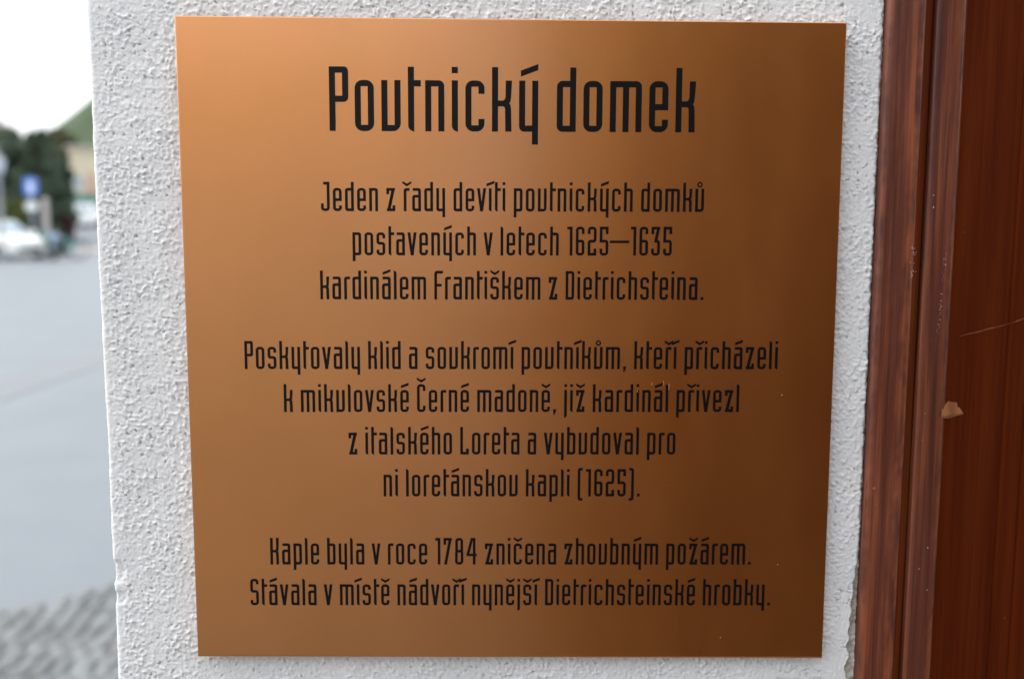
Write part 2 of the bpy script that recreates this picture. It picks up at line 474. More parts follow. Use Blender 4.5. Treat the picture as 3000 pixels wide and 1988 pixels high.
SIDE = {'t': 20, 'r': 29, 'ř': 29, 'v': 31, 'F': 24, 'P': 32, '—': 15}
BEFORE = {'v': -8, '—': -24, 'J': 0}

def text_shape(txt):
    """glyph polygons laid out along x, plus for each glyph its index so tracking can be added"""
    x, out, k = 0.0, [], 0
    for ch in txt:
        if ch == ' ':
            x += 66.0
            continue
        x += BEFORE.get(ch, 0)
        wdt, polys = GLYPH[ch]
        out.append((x, k, polys, wdt)); k += 1
        x += wdt + SIDE.get(ch, 39)
    return out

def lettering(name, txt, x0, x1, z0, z1, xh, parent, y):
    sc = xh / XH
    lay = text_shape(txt)
    lx, lk, _, lw = lay[-1]
    natural = lx + lw
    track = ((x1 - x0) / sc - natural) / max(lk, 1)
    verts, faces = [], []
    cache = {}
    for gx, k, polys, wdt in lay:
        key = id(polys)
        if key not in cache:
            vv, ff = [], []
            for p in polys:
                q = []
                for pt in p:
                    if not q or (abs(pt[0] - q[-1][0]) + abs(pt[1] - q[-1][1]) > 1e-3): q.append(pt)
                if abs(q[0][0] - q[-1][0]) + abs(q[0][1] - q[-1][1]) < 1e-3: q.pop()
                area = sum(a[0] * b[1] - b[0] * a[1] for a, b in zip(q, q[1:] + q[:1]))
                if area < 0: q.reverse()
                ff.append(list(range(len(vv), len(vv) + len(q))))
                vv += [Vector(pt) for pt in q]
            r = delaunay_2d_cdt(vv, [], ff, 1, 1e-3)
            cache[key] = (r[0], [f_ for f_, of_ in zip(r[2], r[5]) if of_])
        cv, cf = cache[key]
        o = len(verts)
        for p in cv:
            xx = x0 + (gx + k * track + p[0]) * sc
            t = (xx - x0) / (x1 - x0)
            verts.append((xx, y, z0 + (z1 - z0) * t + p[1] * sc))
        faces += [[o + i for i in f] for f in cf]
    print(name, txt[:20], 'track %.1f' % track)
    ob = pydata(name, verts, faces, M_INK, parent)
    return ob

# ------------------------------------------------------------------ noise in numpy
def perlin(x, y, seed):
    rs = np.random.RandomState(seed)
    perm = rs.permutation(512)
    ang = rs.rand(512) * 2 * np.pi
    xi, yi = np.floor(x).astype(int), np.floor(y).astype(int)
    xf, yf = x - xi, y - yi
    u, v = xf * xf * xf * (xf * (xf * 6 - 15) + 10), yf * yf * yf * (yf * (yf * 6 - 15) + 10)
    def g(ix, iy, dx, dy):
        h = perm[(perm[ix % 512] + iy) % 512]
        return np.cos(ang[h]) * dx + np.sin(ang[h]) * dy
    a = g(xi, yi, xf, yf); b = g(xi + 1, yi, xf - 1, yf)
    c = g(xi, yi + 1, xf, yf - 1); d = g(xi + 1, yi + 1, xf - 1, yf - 1)
    return (a + (b - a) * u) + ((c + (d - c) * u) - (a + (b - a) * u)) * v
def sstep(a, b, x):
    t = np.clip((x - a) / (b - a), 0, 1)
    return t * t * (3 - 2 * t)

# ------------------------------------------------------------------ ground, road, pavement
def slope(y, g=0.045):                       # the street climbs gently beyond the crossing
    t = max(0.0, y - 44.0)
    return g * (t - 3) if t > 6 else g * t * t / 12

M_GROUND = mat('dry_grass_ground', (0.10, 0.11, 0.05), 0.95, vary=(0.17, 0.15, 0.09), scale=0.6)
def asphalt(name, c0, c1):
    return mat(name, c0, 0.5, spec=0.5, vary=c1, scale=1.3, detail=8, bump=0.2, bump_scale=120, bump_dist=0.006)
M_ROAD = asphalt('asphalt', (0.160, 0.182, 0.20), (0.175, 0.198, 0.216))
M_YARD = mat('pale_concrete', (0.165, 0.15, 0.13), 0.85, vary=(0.215, 0.20, 0.175), scale=2)  # tone of the added yard, set by its reflection in the plaque
M_PATCH = asphalt('asphalt_patch', (0.165, 0.18, 0.19), (0.18, 0.195, 0.205))
M_SETT = mat('granite_sett', (0.14, 0.15, 0.15), 0.7, vary=(0.22, 0.235, 0.235), scale=6, detail=6, bump=0.5, bump_scale=60, bump_dist=0.006)
M_JOINT = mat('sand_joint', (0.10, 0.085, 0.065), 0.95, vary=(0.15, 0.13, 0.10), scale=30)
M_KERB = mat('granite_kerb', (0.33, 0.32, 0.31), 0.75, vary=(0.45, 0.43, 0.42), scale=9, bump=0.3, bump_scale=80)

def strip_sheet(name, x0f, x1f, ys, dz, m, nx=8):
    v, f = [], []
    for y in ys:
        for i in range(nx + 1):
            x = x0f(y) + (x1f(y) - x0f(y)) * i / nx
            v.append((x, y, slope(y) + dz))
    for j in range(len(ys) - 1):
        for i in range(nx):
            a = j * (nx + 1) + i
            f.append((a, a + 1, a + nx + 2, a + nx + 1))
    return tag(pydata(name, v, f, m, None, True), kind='structure')

ys_far = [-2000, -400, -60, -12, 0, 3, 20, 43, 44, 45, 46, 47, 48, 49, 50, 60, 80, 110, 160, 220, 300]
strip_sheet('ground', lambda y: -2500, lambda y: 2500, ys_far + [301 + 0 * 1], -0.02, M_GROUND, 10)
strip_sheet('road', lambda y: -45, lambda y: 45, [3.27, 8, 14, 20, 26, 32, 38, 44], 0.004 - 0.02 + 0.016, M_ROAD)
strip_sheet('street', lambda y: -18.3 - (y - 44) * 0.62, lambda y: -9 - (y - 44) * 0.25, [44, 45, 46, 47, 48, 49, 50, 60, 75, 95, 130], 0.0, M_ROAD)
strip_sheet('asphalt_patch', lambda y: -4.75 - .02 * (y - 8) ** 2 * .3, lambda y: -4.2 - .02 * (y - 8) ** 2 * .2, [5, 6, 7, 8, 9, 10, 11, 12, 13, 15, 18], 0.004, M_PATCH)

# granite sett pavement along the house (behind, beside and in front of it)
random.seed(5)
strip_sheet('added_yard', lambda y: -30, lambda y: 12, [-40, -20, -8, -2.2], 0.004, M_YARD)  # added unseen paving, brightens the left of the plaque's reflection
strip_sheet('pavement_bed', lambda y: -7.0, lambda y: 6.0, [-2.2, 0, 3.27], 0.010, M_JOINT)
bm = bmesh.new()
p = 0.072
y = -2.6
row = 0
while y < 3.95:
    x = -3.6 + random.uniform(0, p)
    while x < 0.2:
        wx = p * random.uniform(0.82, 1.22)
        if not (x > -0.35 and -0.15 < y < 1.2) and y < 3.27 + max(0, min(.55, (x + 1.95) * 0.9)):
            z1 = 0.024 + random.uniform(-0.003, 0.003)
            g = 0.005
            x0, x1, y0, y1 = x + g, x + wx - g, y + g + random.uniform(-.004, .004), y + p - g + random.uniform(-.004, .004)
            b = 0.008
            lo = [bm.verts.new(q) for q in ((x0, y0, 0.002), (x1, y0, 0.002), (x1, y1, 0.002), (x0, y1, 0.002))]
            mi = [bm.verts.new((q[0] + random.uniform(-.003, .003), q[1] + random.uniform(-.003, .003), z1 - b)) for q in ((x0, y0), (x1, y0), (x1, y1), (x0, y1))]
            hi = [bm.verts.new((q[0], q[1], z1 + random.uniform(-.002, .002))) for q in ((x0 + b, y0 + b), (x1 - b, y0 + b), (x1 - b, y1 - b), (x0 + b, y1 - b))]
            for a, c in ((lo, mi), (mi, hi)):
                for k in range(4):
                    bm.faces.new((a[k], a[(k + 1) % 4], c[(k + 1) % 4], c[k]))
            bm.faces.new(hi)
        x += wx
    y += p
    row += 1
tag(from_bm('pavement', bm, M_SETT, None, True), kind='structure')
# ------------------------------------------------------------------ the house: plaster wall, door frame, door
house = empty('house', (0, 0, 0))
tag(house, 'white roughcast house corner with a brown wooden doorway, carrying the copper plaque', 'house')
WY = 0.0058                      # mean plane of the wall; the plaque's face is y = 0
XL, XR = -0.1905, 0.1692         # plaster runs from the street corner to the door frame
def build_wall():
    rad = 0.0022
    fs = 0.00046
    s_front = np.arange(0, XR - (XL + rad) + 1e-9, fs)             # from frame edge towards the corner
    s_arc = np.linspace(0, math.pi / 2 * rad, 9)[1:]
    s_side = np.concatenate([np.arange(fs, 0.02, fs * 1.5), np.arange(0.021, 0.16, 0.0013), [0.2, 0.45]])
    zs = np.concatenate([[-PZ + 0.0, -1.0, -0.7], np.arange(-0.5, -0.172, 0.0011), np.arange(-0.172, 0.170, fs), np.arange(0.170, 0.5, 0.0011), [0.7, 1.2]])
    pos, nrm, s_tot = [], [], []
    for s in s_front: pos.append((XR - s, WY)); nrm.append((0, -1)); s_tot.append(s)
    for s in s_arc:
        a = s / rad
        pos.append((XL + rad - rad * math.sin(a), WY + rad - rad * math.cos(a))); nrm.append((-math.sin(a), -math.cos(a))); s_tot.append(s_front[-1] + s)
    for s in s_side: pos.append((XL, WY + rad + s)); nrm.append((-1, 0)); s_tot.append(s_front[-1] + s_arc[-1] + s)
    pos, nrm, s_tot = np.array(pos), np.array(nrm), np.array(s_tot)
    SS, ZZ = np.meshgrid(s_tot, zs)
    PX = np.broadcast_to(pos[:, 0], SS.shape); PY = np.broadcast_to(pos[:, 1], SS.shape)
    # smoother, brushed plaster low down beside the frame
    smooth = sstep(0.150, 0.158, PX + 0.006 * perlin(SS / .02, ZZ / .02, 3)) * sstep(-0.085, -0.125, ZZ + 0.012 * perlin(SS / .015, ZZ / .015, 4))
    smooth = np.maximum(smooth, sstep(-0.151, -0.160, ZZ) * sstep(0.09, 0.13, PX))
    # domain-warped grain
    wx = 0.0009 * perlin(SS / .004, ZZ / .004, 11); wz = 0.0009 * perlin(SS / .004, ZZ / .004, 12)
    a, b = SS + wx, ZZ + wz
    g1 = perlin(a / .0028, b / .0028, 21)
    g2 = perlin(a / .0016, b / .0017, 22)
    g3 = perlin(a / .0011, b / .0011, 23)
    g4 = perlin(b / .0021 + 3.1, a / .0019 + 1.7, 28)
    big = perlin(SS / .012, ZZ / .012, 24)
    lump = perlin(SS / .05, ZZ / .05, 25)
    dens = 0.5 + 0.9 * perlin(SS / .011, ZZ / .011, 26)
    amp = np.clip(0.85 + 1.3 * perlin(SS / .015, ZZ / .015, 27), 0.3, 1.4)
    grain = amp * (0.00030 * g1 + 0.00036 * sstep(0.02, 0.45, g2) + 0.00040 * sstep(0.10, 0.48, g4) + 0.00018 * g3)
    pitn = perlin(a / .0021, b / .0021, 31) + 0.35 * perlin(a / .0010, b / .0010, 32)
    pit = sstep(0.34, 0.56, pitn) * np.clip(dens + 0.3, 0, 1)
    h = grain * (1 - 0.72 * smooth) + 0.00022 * big + 0.0005 * lump - 0.0008 * pit * (1 - 0.9 * smooth)
    # brushed horizontal and vertical cracks in the smooth part
    cr = np.abs(perlin(SS / .010 + 0.6 * g1, ZZ / .0045, 41))
    crack = sstep(0.05, 0.0, cr) * smooth * sstep(-0.05, 0.25, perlin(SS / .014, ZZ / .014, 42))
    br = perlin(SS / .0012, ZZ / .02, 43)
    h = h - 0.0007 * crack + 0.00018 * br * smooth
    cornerk = 1 - 0.72 * np.exp(-((PX - XL) / 0.0045) ** 2)
    h = h * cornerk
    # knocked corner on the street side, two chips
    for zc, sz, dep in ((-0.1085, 0.0060, 0.0008), (-0.1215, 0.0035, 0.0005)):
        ed = np.exp(-((ZZ - zc) / sz) ** 2 - ((PX - XL - 0.002) / 0.0042) ** 2) * sstep(-0.03, 0.0, -(PY - WY - 0.012))
        h = h - dep * sstep(0.25, 0.6, ed + 0.12 * g2)
    # slow wander of the corner line
    wander = 0.0008 * perlin(ZZ / .04, ZZ * 0 + 3.3, 51) + 0.0003 * perlin(ZZ / .007, ZZ * 0 + 1.3, 52)
    h = h + wander * np.exp(-((PX - XL) / 0.01) ** 2)
    NX = np.broadcast_to(nrm[:, 0], SS.shape); NY = np.broadcast_to(nrm[:, 1], SS.shape)
    X = PX + NX * h; Y = PY + NY * h
    # ragged edge beside the frame, crumbling away towards the bottom
    edge = 0.0006 * perlin(ZZ / .0035, ZZ * 0 + 7.7, 61) + 0.0005 * perlin(ZZ / .0016, ZZ * 0 + 2.2, 62) + 0.0004
    crumble = sstep(-0.085, -0.150, ZZ) * (0.0036 + 0.0035 * perlin(ZZ / .007, ZZ * 0 + 9.1, 63))
    cut = np.clip(edge + crumble, -0.0006, 0.01)
    wgt = np.clip(1 - SS / 0.012, 0, 1)
    X = X - cut * wgt
    Y = Y + 0.0022 * np.exp(-(SS / 0.0008) ** 2)
    X = X - 0.0013 * np.clip((ZZ + 0.16) / 0.32, 0, 1) * sstep(-0.15, -0.185, PX)
    n_v, n_u = SS.shape
    verts = np.stack([X, Y, ZZ + PZ], -1).reshape(-1, 3)
    idx = np.arange(n_v * n_u).reshape(n_v, n_u)
    q = np.stack([idx[:-1, :-1], idx[1:, :-1], idx[1:, 1:], idx[:-1, 1:]], -1).reshape(-1, 4)
    me = bpy.data.meshes.new('wall')
    me.vertices.add(len(verts)); me.vertices.foreach_set('co', verts.ravel().astype(np.float32))
    me.loops.add(q.size); me.loops.foreach_set('vertex_index', q.ravel().astype(np.int32))
    me.polygons.add(len(q)); me.polygons.foreach_set('loop_start', (np.arange(len(q)) * 4).astype(np.int32))
    me.update(calc_edges=True)
    me.validate()
    shade(me)
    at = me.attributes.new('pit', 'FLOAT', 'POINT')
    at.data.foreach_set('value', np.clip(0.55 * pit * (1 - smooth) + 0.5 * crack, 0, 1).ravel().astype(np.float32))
    at = me.attributes.new('bare', 'FLOAT', 'POINT')
    at.data.foreach_set('value', np.zeros(SS.size, np.float32))
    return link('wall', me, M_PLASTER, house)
build_wall()

# rough mortar behind the crumbled plaster edge
def build_mortar():
    zs = np.arange(-0.172, 0.171, 0.0007); ss = np.arange(0, 0.016, 0.0007)
    SS, ZZ = np.meshgrid(ss, zs)
    h = 0.0011 * perlin(SS / .004, ZZ / .004, 71) + 0.0011 * perlin(SS / .0018, ZZ / .0018, 72)
    v = np.stack([0.1702 - SS, WY + 0.0018 - h, ZZ + PZ], -1).reshape(-1, 3)
    nu = len(ss)
    f = [(j * nu + i, j * nu + i + 1, (j + 1) * nu + i + 1, (j + 1) * nu + i) for j in range(len(zs) - 1) for i in range(nu - 1)]
    f = [t[::-1] for t in f]
    m = mat('bare_mortar', (0.34, 0.32, 0.26), 0.95, vary=(0.55, 0.53, 0.47), scale=180, bump=0.5, bump_scale=600, bump_dist=0.001)
    return pydata('mortar', v, f, m, house, True)
build_mortar()

# moulded frame: a plan profile drawn up the full height, with small wear along the arrises
def profile_extrude(name, prof, z0, z1, m, parent, wear=0.0, seed=1, worn=()):
    prof = np.array(prof)
    zs = np.concatenate([[z0], np.arange(PZ - 0.175, PZ + 0.175, 0.0012), [z1]])
    n = len(prof)
    V = np.zeros((len(zs), n, 3))
    V[:, :, 0] = prof[None, :, 0]; V[:, :, 1] = prof[None, :, 1]; V[:, :, 2] = zs[:, None]
    if wear:
        for i in range(n):
            d = wear * (perlin(zs / .012, zs * 0 + i * 1.7, seed + i) + 0.6 * perlin(zs / .003, zs * 0 + i * 2.3, seed + 50 + i))
            V[:, i, 1] += d
            V[:, i, 0] += 0.5 * wear * perlin(zs / .03, zs * 0 + i * 0.9, seed + 90 + i)
    f = [(j * n + i, j * n + i + 1, (j + 1) * n + i + 1, (j + 1) * n + i) for j in range(len(zs) - 1) for i in range(n - 1)]
    o = pydata(name, V.reshape(-1, 3), f, m, parent, True)
    wa = np.zeros((len(zs), n))
    for i, k in worn:
        wa[:, i] = k * np.clip(0.45 + 1.3 * perlin(zs / .022, zs * 0 + 0.31 * i, seed + 7) + 0.8 * perlin(zs / .005, zs * 0 + i * .77, seed + 8), 0, 1)
    at = o.data.attributes.new('worn', 'FLOAT', 'POINT')
    at.data.foreach_set('value', wa.ravel().astype(np.float32))
    return o

def arris(x0, y0, x1, y1, n):
    return [(x0 + (x1 - x0) * k / n, y0 + (y1 - y0) * k / n) for k in range(n + 1)]
Z0, Z1 = 0.06, 2.15
def shift(prof, dx, dy): return [(x + dx, y + dy) for x, y in prof]
casing_prof = shift([(0.1678, 0.012), (0.1678, 0.0005), (0.1682, -0.0006), (0.1690, -0.0012)] + arris(0.1715, -0.0014, 0.1832, -0.0014, 8) + \
              [(0.1843, -0.0012), (0.1850, -0.0007), (0.1854, -0.0001)], 0.0008, 0.0036)
casing = profile_extrude('door_frame', casing_prof, Z0, Z1, M_FRAME, house, 0.00022, 200, [(2, .5), (3, .6), (10, .3), (11, .55), (12, .65), (13, .8), (14, .8)])
groove_prof = shift([(0.1854, 0.0), (0.1868, 0.0010), (0.1882, 0.0022), (0.1896, 0.0032), (0.1905, 0.0040), (0.19085, 0.0065)], 0.0008, 0.0036)
profile_extrude('groove', groove_prof, Z0, Z1, M_GROOVE, casing, 0.00008, 250)
stop_prof = shift([(0.1911, 0.014), (0.1912, 0.0052), (0.1915, 0.0044), (0.1921, 0.0040)] + arris(0.1938, 0.0039, 0.2024, 0.0039, 5) + \
            [(0.2038, 0.0041), (0.2046, 0.0046), (0.2052, 0.0053), (0.2057, 0.0061), (0.2064, 0.0074)], 0.0006, 0.0012)
stop = profile_extrude('frame_moulding', stop_prof, Z0, Z1, M_FRAME, house, 0.00018, 300, [(9, .2), (10, .55), (11, .8), (12, .8), (13, .7)])
# the splayed inner lining, darker, three boards with fine open joints
door = empty('door'); door.parent = house
DX0, DY0, DSL = 0.2066, 0.0084, 0.62           # start of the splay and its depth per unit of width
def on_splay(x, off=0.0):
    n = Vector((DSL, -1)).normalized()
    return (x + n.x * off, DY0 + (x - DX0) * DSL + n.y * off)
bx = [DX0, 0.2484, 0.2640, 0.34]
for k in range(3):
    a, b = bx[k] + (0.0004 if k else 0), bx[k + 1] - 0.0004
    pr = [on_splay(a, -0.006), on_splay(a, -0.0008), on_splay(a + 0.0006, 0)] + [on_splay(a + 0.0006 + (b - a - 0.0012) * t / 8, 0.00012 * math.sin(t * 2.1)) for t in range(1, 8)] + [on_splay(b - 0.0006, 0), on_splay(b, -0.0008), on_splay(b, -0.006)]
    profile_extrude('board', pr, Z0, Z1, M_DOOR, door, 0.00010, 400 + 20 * k)
box('door_core', (0.215, 0.10, Z0), (0.95, 0.14, Z1), M_DOOR, door)
M_WALLPLAIN = mat('plain_white_plaster', (0.72, 0.72, 0.71), 0.9, vary=(0.80, 0.80, 0.785), scale=20, bump=0.6, bump_scale=260, bump_dist=0.003)
M_ROOF = mat('clay_roof_tiles', (0.22, 0.07, 0.04), 0.8, vary=(0.32, 0.12, 0.07), scale=12, bump=0.5, bump_scale=20, bump_dist=0.03)
def house_rest():
    bm = bmesh.new()
    bm_box(bm, XL + 0.002, WY + 0.002, PZ + 1.2, 4.0, 0.45, 3.6)
    bm_box(bm, 0.96, WY + 0.002, 0.03, 4.0, 0.45, PZ + 1.199)
    bm_box(bm, XL + 0.002, 0.455, 0.0, 4.0, 0.9, 3.6)
    from_bm('wall', bm, M_WALLPLAIN, house)
    v = [(XL - 0.06, -0.05, 3.58), (4.1, -0.05, 3.58), (4.1, 0.9, 4.5), (XL - 0.06, 0.9, 4.5), (XL - 0.06, -0.05, 3.66), (4.1, -0.05, 3.66), (4.1, 0.9, 4.6), (XL - 0.06, 0.9, 4.6)]
    pydata('roof', v, [(0, 3, 2, 1), (4, 5, 6, 7), (0, 1, 5, 4), (1, 2, 6, 5), (2, 3, 7, 6), (3, 0, 4, 7)], M_ROOF, house)
house_rest()

# chip of bare wood on the arris, scratch, flecks
def fan(name, pts, m, parent, lift):
    c = Vector((sum(p[0] for p in pts), sum(p[1] for p in pts), sum(p[2] for p in pts))) / len(pts)
    n = len(pts)
    v = [tuple(p) for p in pts] + [tuple(c + Vector(lift))]
    f = [(i, (i + 1) % n, n) for i in range(n)]
    return pydata(name, v, f, m, parent)
def sp(x, z, off=0.0004):
    q = on_splay(x, off)
    return (q[0], q[1], z + PZ)
def chip():
    low = [(0.2036, 0.0046, -0.0321 + PZ), (0.2072, 0.0080, -0.0332 + PZ), sp(0.2105, -0.0334), sp(0.2150, -0.0328), sp(0.2195, -0.0323)]
    top = [(0.2037, 0.0046, -0.0278 + PZ), (0.2067, 0.0072, -0.0258 + PZ), sp(0.2080, -0.0252), sp(0.2142, -0.0262), sp(0.2172, -0.0300)]
    mid = [(0.2036, 0.0045, -0.0312 + PZ), (0.2070, 0.0069, -0.0318 + PZ), sp(0.2105, -0.0319, 0.0007), sp(0.2150, -0.0316, 0.0007), sp(0.2188, -0.0318, 0.0005)]
    def dense(row, jz, jy):
        out = []
        for i in range(len(row) - 1):
            for k in range(3):
                p_ = Vector(row[i]).lerp(Vector(row[i + 1]), k / 3)
                if i or k: p_ += Vector((0, -abs(random.gauss(0, jy)), random.gauss(0, jz)))
                out.append(tuple(p_))
        return out + [row[-1]]
    random.seed(21)
    low, mid, top = dense(low, .00012, 0), dense(mid, .00022, .00012), dense(top, .00045, 0)
    gap = [tuple(Vector(m_).lerp(Vector(t_), .5) + Vector((0, random.uniform(-.0001, .00018), 0))) for m_, t_ in zip(mid, top)]
    v = low + mid + gap + top
    f = []
    n_ = len(low)
    for r in range(3):
        for i in range(n_ - 1):
            a = r * n_ + i
            f.append((a, a + 1, a + n_ + 1, a + n_))
    o = pydata('wood_chip', v, f, M_RAW, stop)
    o['label'] = 'pale chip of bare wood on the dark edge'
chip()
def strip_on(fn, pts, wid, name, m, parent):
    v, f = [], []
    for i, (x, z) in enumerate(pts):
        ww = wid * math.sin(math.pi * (0.08 + 0.84 * i / (len(pts) - 1))) * (0.7 + 0.5 * random.random())
        v += [fn(x, z - ww), fn(x, z + ww)]
    for i in range(len(pts) - 1):
        f.append((2 * i, 2 * i + 2, 2 * i + 3, 2 * i + 1))
    return pydata(name, v, f, m, parent)
random.seed(11)
strip_on(lambda x, z: sp(x, z, 0.0003), [(0.2140 + 0.0344 * t, 0.0058 + 0.0040 * t + 0.0001 * math.sin(t * 14)) for t in [k / 14 for k in range(15)]], 0.00026, 'scratch', M_SCRATCH, door)
strip_on(lambda x, z: sp(x, z, 0.0003), [(0.2492 + 0.0120 * t, 0.0099 + 0.0024 * t) for t in [k / 6 for k in range(7)]], 0.00022, 'scratch', M_SCRATCH, door)
def flecks(name, spots, fn, m, parent, each=False):
    if each:
        for sp_ in spots: flecks(name, [sp_], fn, m, parent)
        return
    v, f = [], []
    for x, z, r in spots:
        n = random.randint(5, 8)
        base = len(v)
        for k in range(n):
            a = 2 * math.pi * k / n + random.uniform(-.3, .3)
            rr = 0.78 * r * random.uniform(0.55, 1.25)
            v.append(fn(x + rr * math.cos(a), z + rr * 1.3 * math.sin(a)))
        f.append(tuple(range(base, base + n)))
    return pydata(name, v, f, m, parent)
sp_c = [(0.1846 + random.gauss(0, .0007), random.uniform(0.034, 0.048), random.uniform(.00012, .0004)) for _ in range(26)]
flecks('paint_speck', sp_c, lambda x, z: (x + .0006, 0.0016, z + PZ), M_WHITE_SCUFF, casing)
sp_s = [(0.2000 + (z_ - 0.02) * 0.03 + random.gauss(0, .0004), z_, random.uniform(.00010, .00032)) for z_ in [random.choice((random.gauss(.034, .006), random.gauss(.016, .005), random.uniform(0, .045))) for _ in range(44)]]
sp_s += [(0.2002, -0.0955, .0004), (0.2010, -0.1165, .0005), (0.1965, -0.106, .0003), (0.1955, -0.030, .0004), (0.1950, -0.043, .0003), (0.194, 0.072, .0004), (0.1943, 0.0665, .0004)]
flecks('paint_speck', sp_s[44:], lambda x, z: (x + .0004, 0.0045, z + PZ), M_WHITE_SCUFF, stop, True)
flecks('paint_speck', sp_s[:44], lambda x, z: (x + .0004, 0.0045, z + PZ), M_WHITE_SCUFF, stop)
flecks('wood_speck', [(0.1716, -0.0655, .0009), (0.1732, -0.0735, .0005), (0.1760, -0.098, .0003), (0.1712, -0.115, .0004)], lambda x, z: (x + .0006, 0.0016, z + PZ), M_SCRATCH, casing, True)
flecks('wood_speck', [(0.2583, -0.1452, .0006), (0.2210, -0.084, .0003), (0.2130, 0.055, .0004)], lambda x, z: sp(x, z, 0.0004), M_SCRATCH, door, True)

# ------------------------------------------------------------------ the plaque
plaque = empty('plaque', (0, 0, PZ))
tag(plaque, 'square copper coloured plaque with black Czech lettering, fixed to the white roughcast wall', 'plaque')
def plate():
    c = [(-0.1504, 0.1493), (0.1496, 0.1482), (0.1505, -0.1491), (-0.1495, -0.1484)]
    e = 0.00045
    loops = []
    for ins, y in ((0, 0.0030), (0, e), (e * 0.3, e * 0.3), (e, 0.0)):
        lp = []
        for x, z in c:
            lp.append((x - math.copysign(ins, x), y, z - math.copysign(ins * (1 if z > 0 else 2.4), z)))
        loops.append(lp)
    v = [p for lp in loops for p in lp]
    f = []
    for j in range(3):
        for k in range(4):
            a, b = j * 4 + k, j * 4 + (k + 1) % 4
            f.append((a, a + 4, b + 4, b))
    f.append((12, 15, 14, 13))
    f.append((0, 1, 2, 3))
    me = bpy.data.meshes.new('plate')
    me.from_pydata(v, [], f)
    bm = bmesh.new(); bm.from_mesh(me); bmesh.ops.recalc_face_normals(bm, faces=bm.faces[:]); bm.to_mesh(me); bm.free()
    return link('plate', me, M_BRONZE, plaque)
plate()
LINES = [
    ('Poutnický domek', -.08230, .08250, .09927, .09947, .0225),
    ('Jeden z řady devíti poutnických domků', -.08683, .08757, .06344, .06384, .01045),
    ('postavených v letech 1625—1635', -.07275, .07339, .04346, .04388, .01045),
    ('kardinálem Františkem z Dietrichsteina.', -.08782, .08845, .02327, .02362, .01045),
    ('Poskytovaly klid a soukromí poutníkům, kteří přicházeli', -.12333, .12382, -.00922, -.00851, .0104),
    ('k mikulovské Černé madoně, již kardinál přivezl', -.10563, .10648, -.02932, -.02872, .0104),
    ('z italského Loreta a vybudoval pro', -.07587, .07716, -.04940, -.04903, .0104),
    ('ni loretánskou kapli (1625).', -.05974, .06087, -.06945, -.06920, .0104),
    ('Kaple byla v roce 1784 zničena zhoubným požárem.', -.11365, .11443, -.10263, -.10237, .0103),
    ('Stávala v místě nádvoří nynější Dietrichsteinské hrobky.', -.12354, .12432, -.12266, -.12249, .0103)]
for i, (t, a, b, z0, z1, xh) in enumerate(LINES):
    o = lettering('heading' if i == 0 else 'text_line', t, a, b, z0, z1, xh, plaque, -0.00012)
    if i == 0: o['label'] = 'large black heading across the top of the plaque'
random.seed(3)
pz = lambda x, z: (x, -0.00022, z)
flecks('speck', [(-.1348, -.0730, .00035), (.1273, -.1023, .0003), (.1263, -.0207, .0004), (-.1135, -.137, .00025), (.02, .052, .0002), (-.06, -.02, .0002), (.09, .02, .0002), (.117, .03, .00022),
                 (.062, -.0178, .0002), (.101, -.1385, .0003), (-.03, -.083, .0002), (.128, .095, .0002)], pz, M_SPECK, plaque, True)
for x, z, l in ((.0655, -.0155, .0016), (.0710, -.0150, .0022), (.0588, -.0190, .0012), (.0735, -.0168, .003)):
    pydata('speck', [pz(x - .0001, z - l / 2), pz(x + .0001, z - l / 2), pz(x + .00013, z + l / 2), pz(x - .00006, z + l / 2)], [(0, 1, 2, 3)], M_SPECK, plaque)

# ------------------------------------------------------------------ the street beyond
def at(px, D, h=None):
    """street point seen at photograph column px (0..3000), D metres away along the ground"""
    az = R(-26.29 + (px / 270.0) * 4.30)
    return Vector((D * math.sin(az), -0.46 + D * math.cos(az), 0))

# the hill
def hill():
    v, f = [], []
    n_a, n_r = 60, 26
    cx, cy = -57.0, 330.0
    rs = np.random.RandomState(4)
    for j in range(n_r + 1):
        for i in range(n_a):
            t = j / n_r
            a = 2 * math.pi * i / n_a
            r = 125 * t
            z = 78 * (0.5 + 0.5 * math.cos(math.pi * min(1, t))) ** 1.0 + rs.rand() * 2.0 * (1 - t)
            v.append((cx + r * math.cos(a) * 1.1, cy + r * math.sin(a), z - 1.0))
    for j in range(n_r):
        for i in range(n_a):
            a, b = j * n_a + i, j * n_a + (i + 1) % n_a
            f.append((a, b, b + n_a, a + n_a))
    m = mat('hill_grass', (0.030, 0.055, 0.022), 0.95, vary=(0.055, 0.085, 0.034), scale=0.09, detail=8)
    return tag(pydata('hill', v, f, m, None, True), kind='structure')
hill()

def leaf_cloud(pts, size, seed, droop=0.0):
    rs = np.random.RandomState(seed)
    n = len(pts)
    a = rs.normal(size=(n, 3)); a /= np.linalg.norm(a, axis=1)[:, None]
    b = rs.normal(size=(n, 3)); b -= (b * a).sum(1)[:, None] * a; b /= np.linalg.norm(b, axis=1)[:, None]
    a[:, 2] -= droop
    s = size * rs.uniform(0.6, 1.4, n)[:, None]
    V = np.stack([pts - a * s, pts + b * s * .55, pts + a * s, pts - b * s * .55], 1).reshape(-1, 3)
    F = np.arange(4 * n).reshape(-1, 4)
    return V, F.tolist()

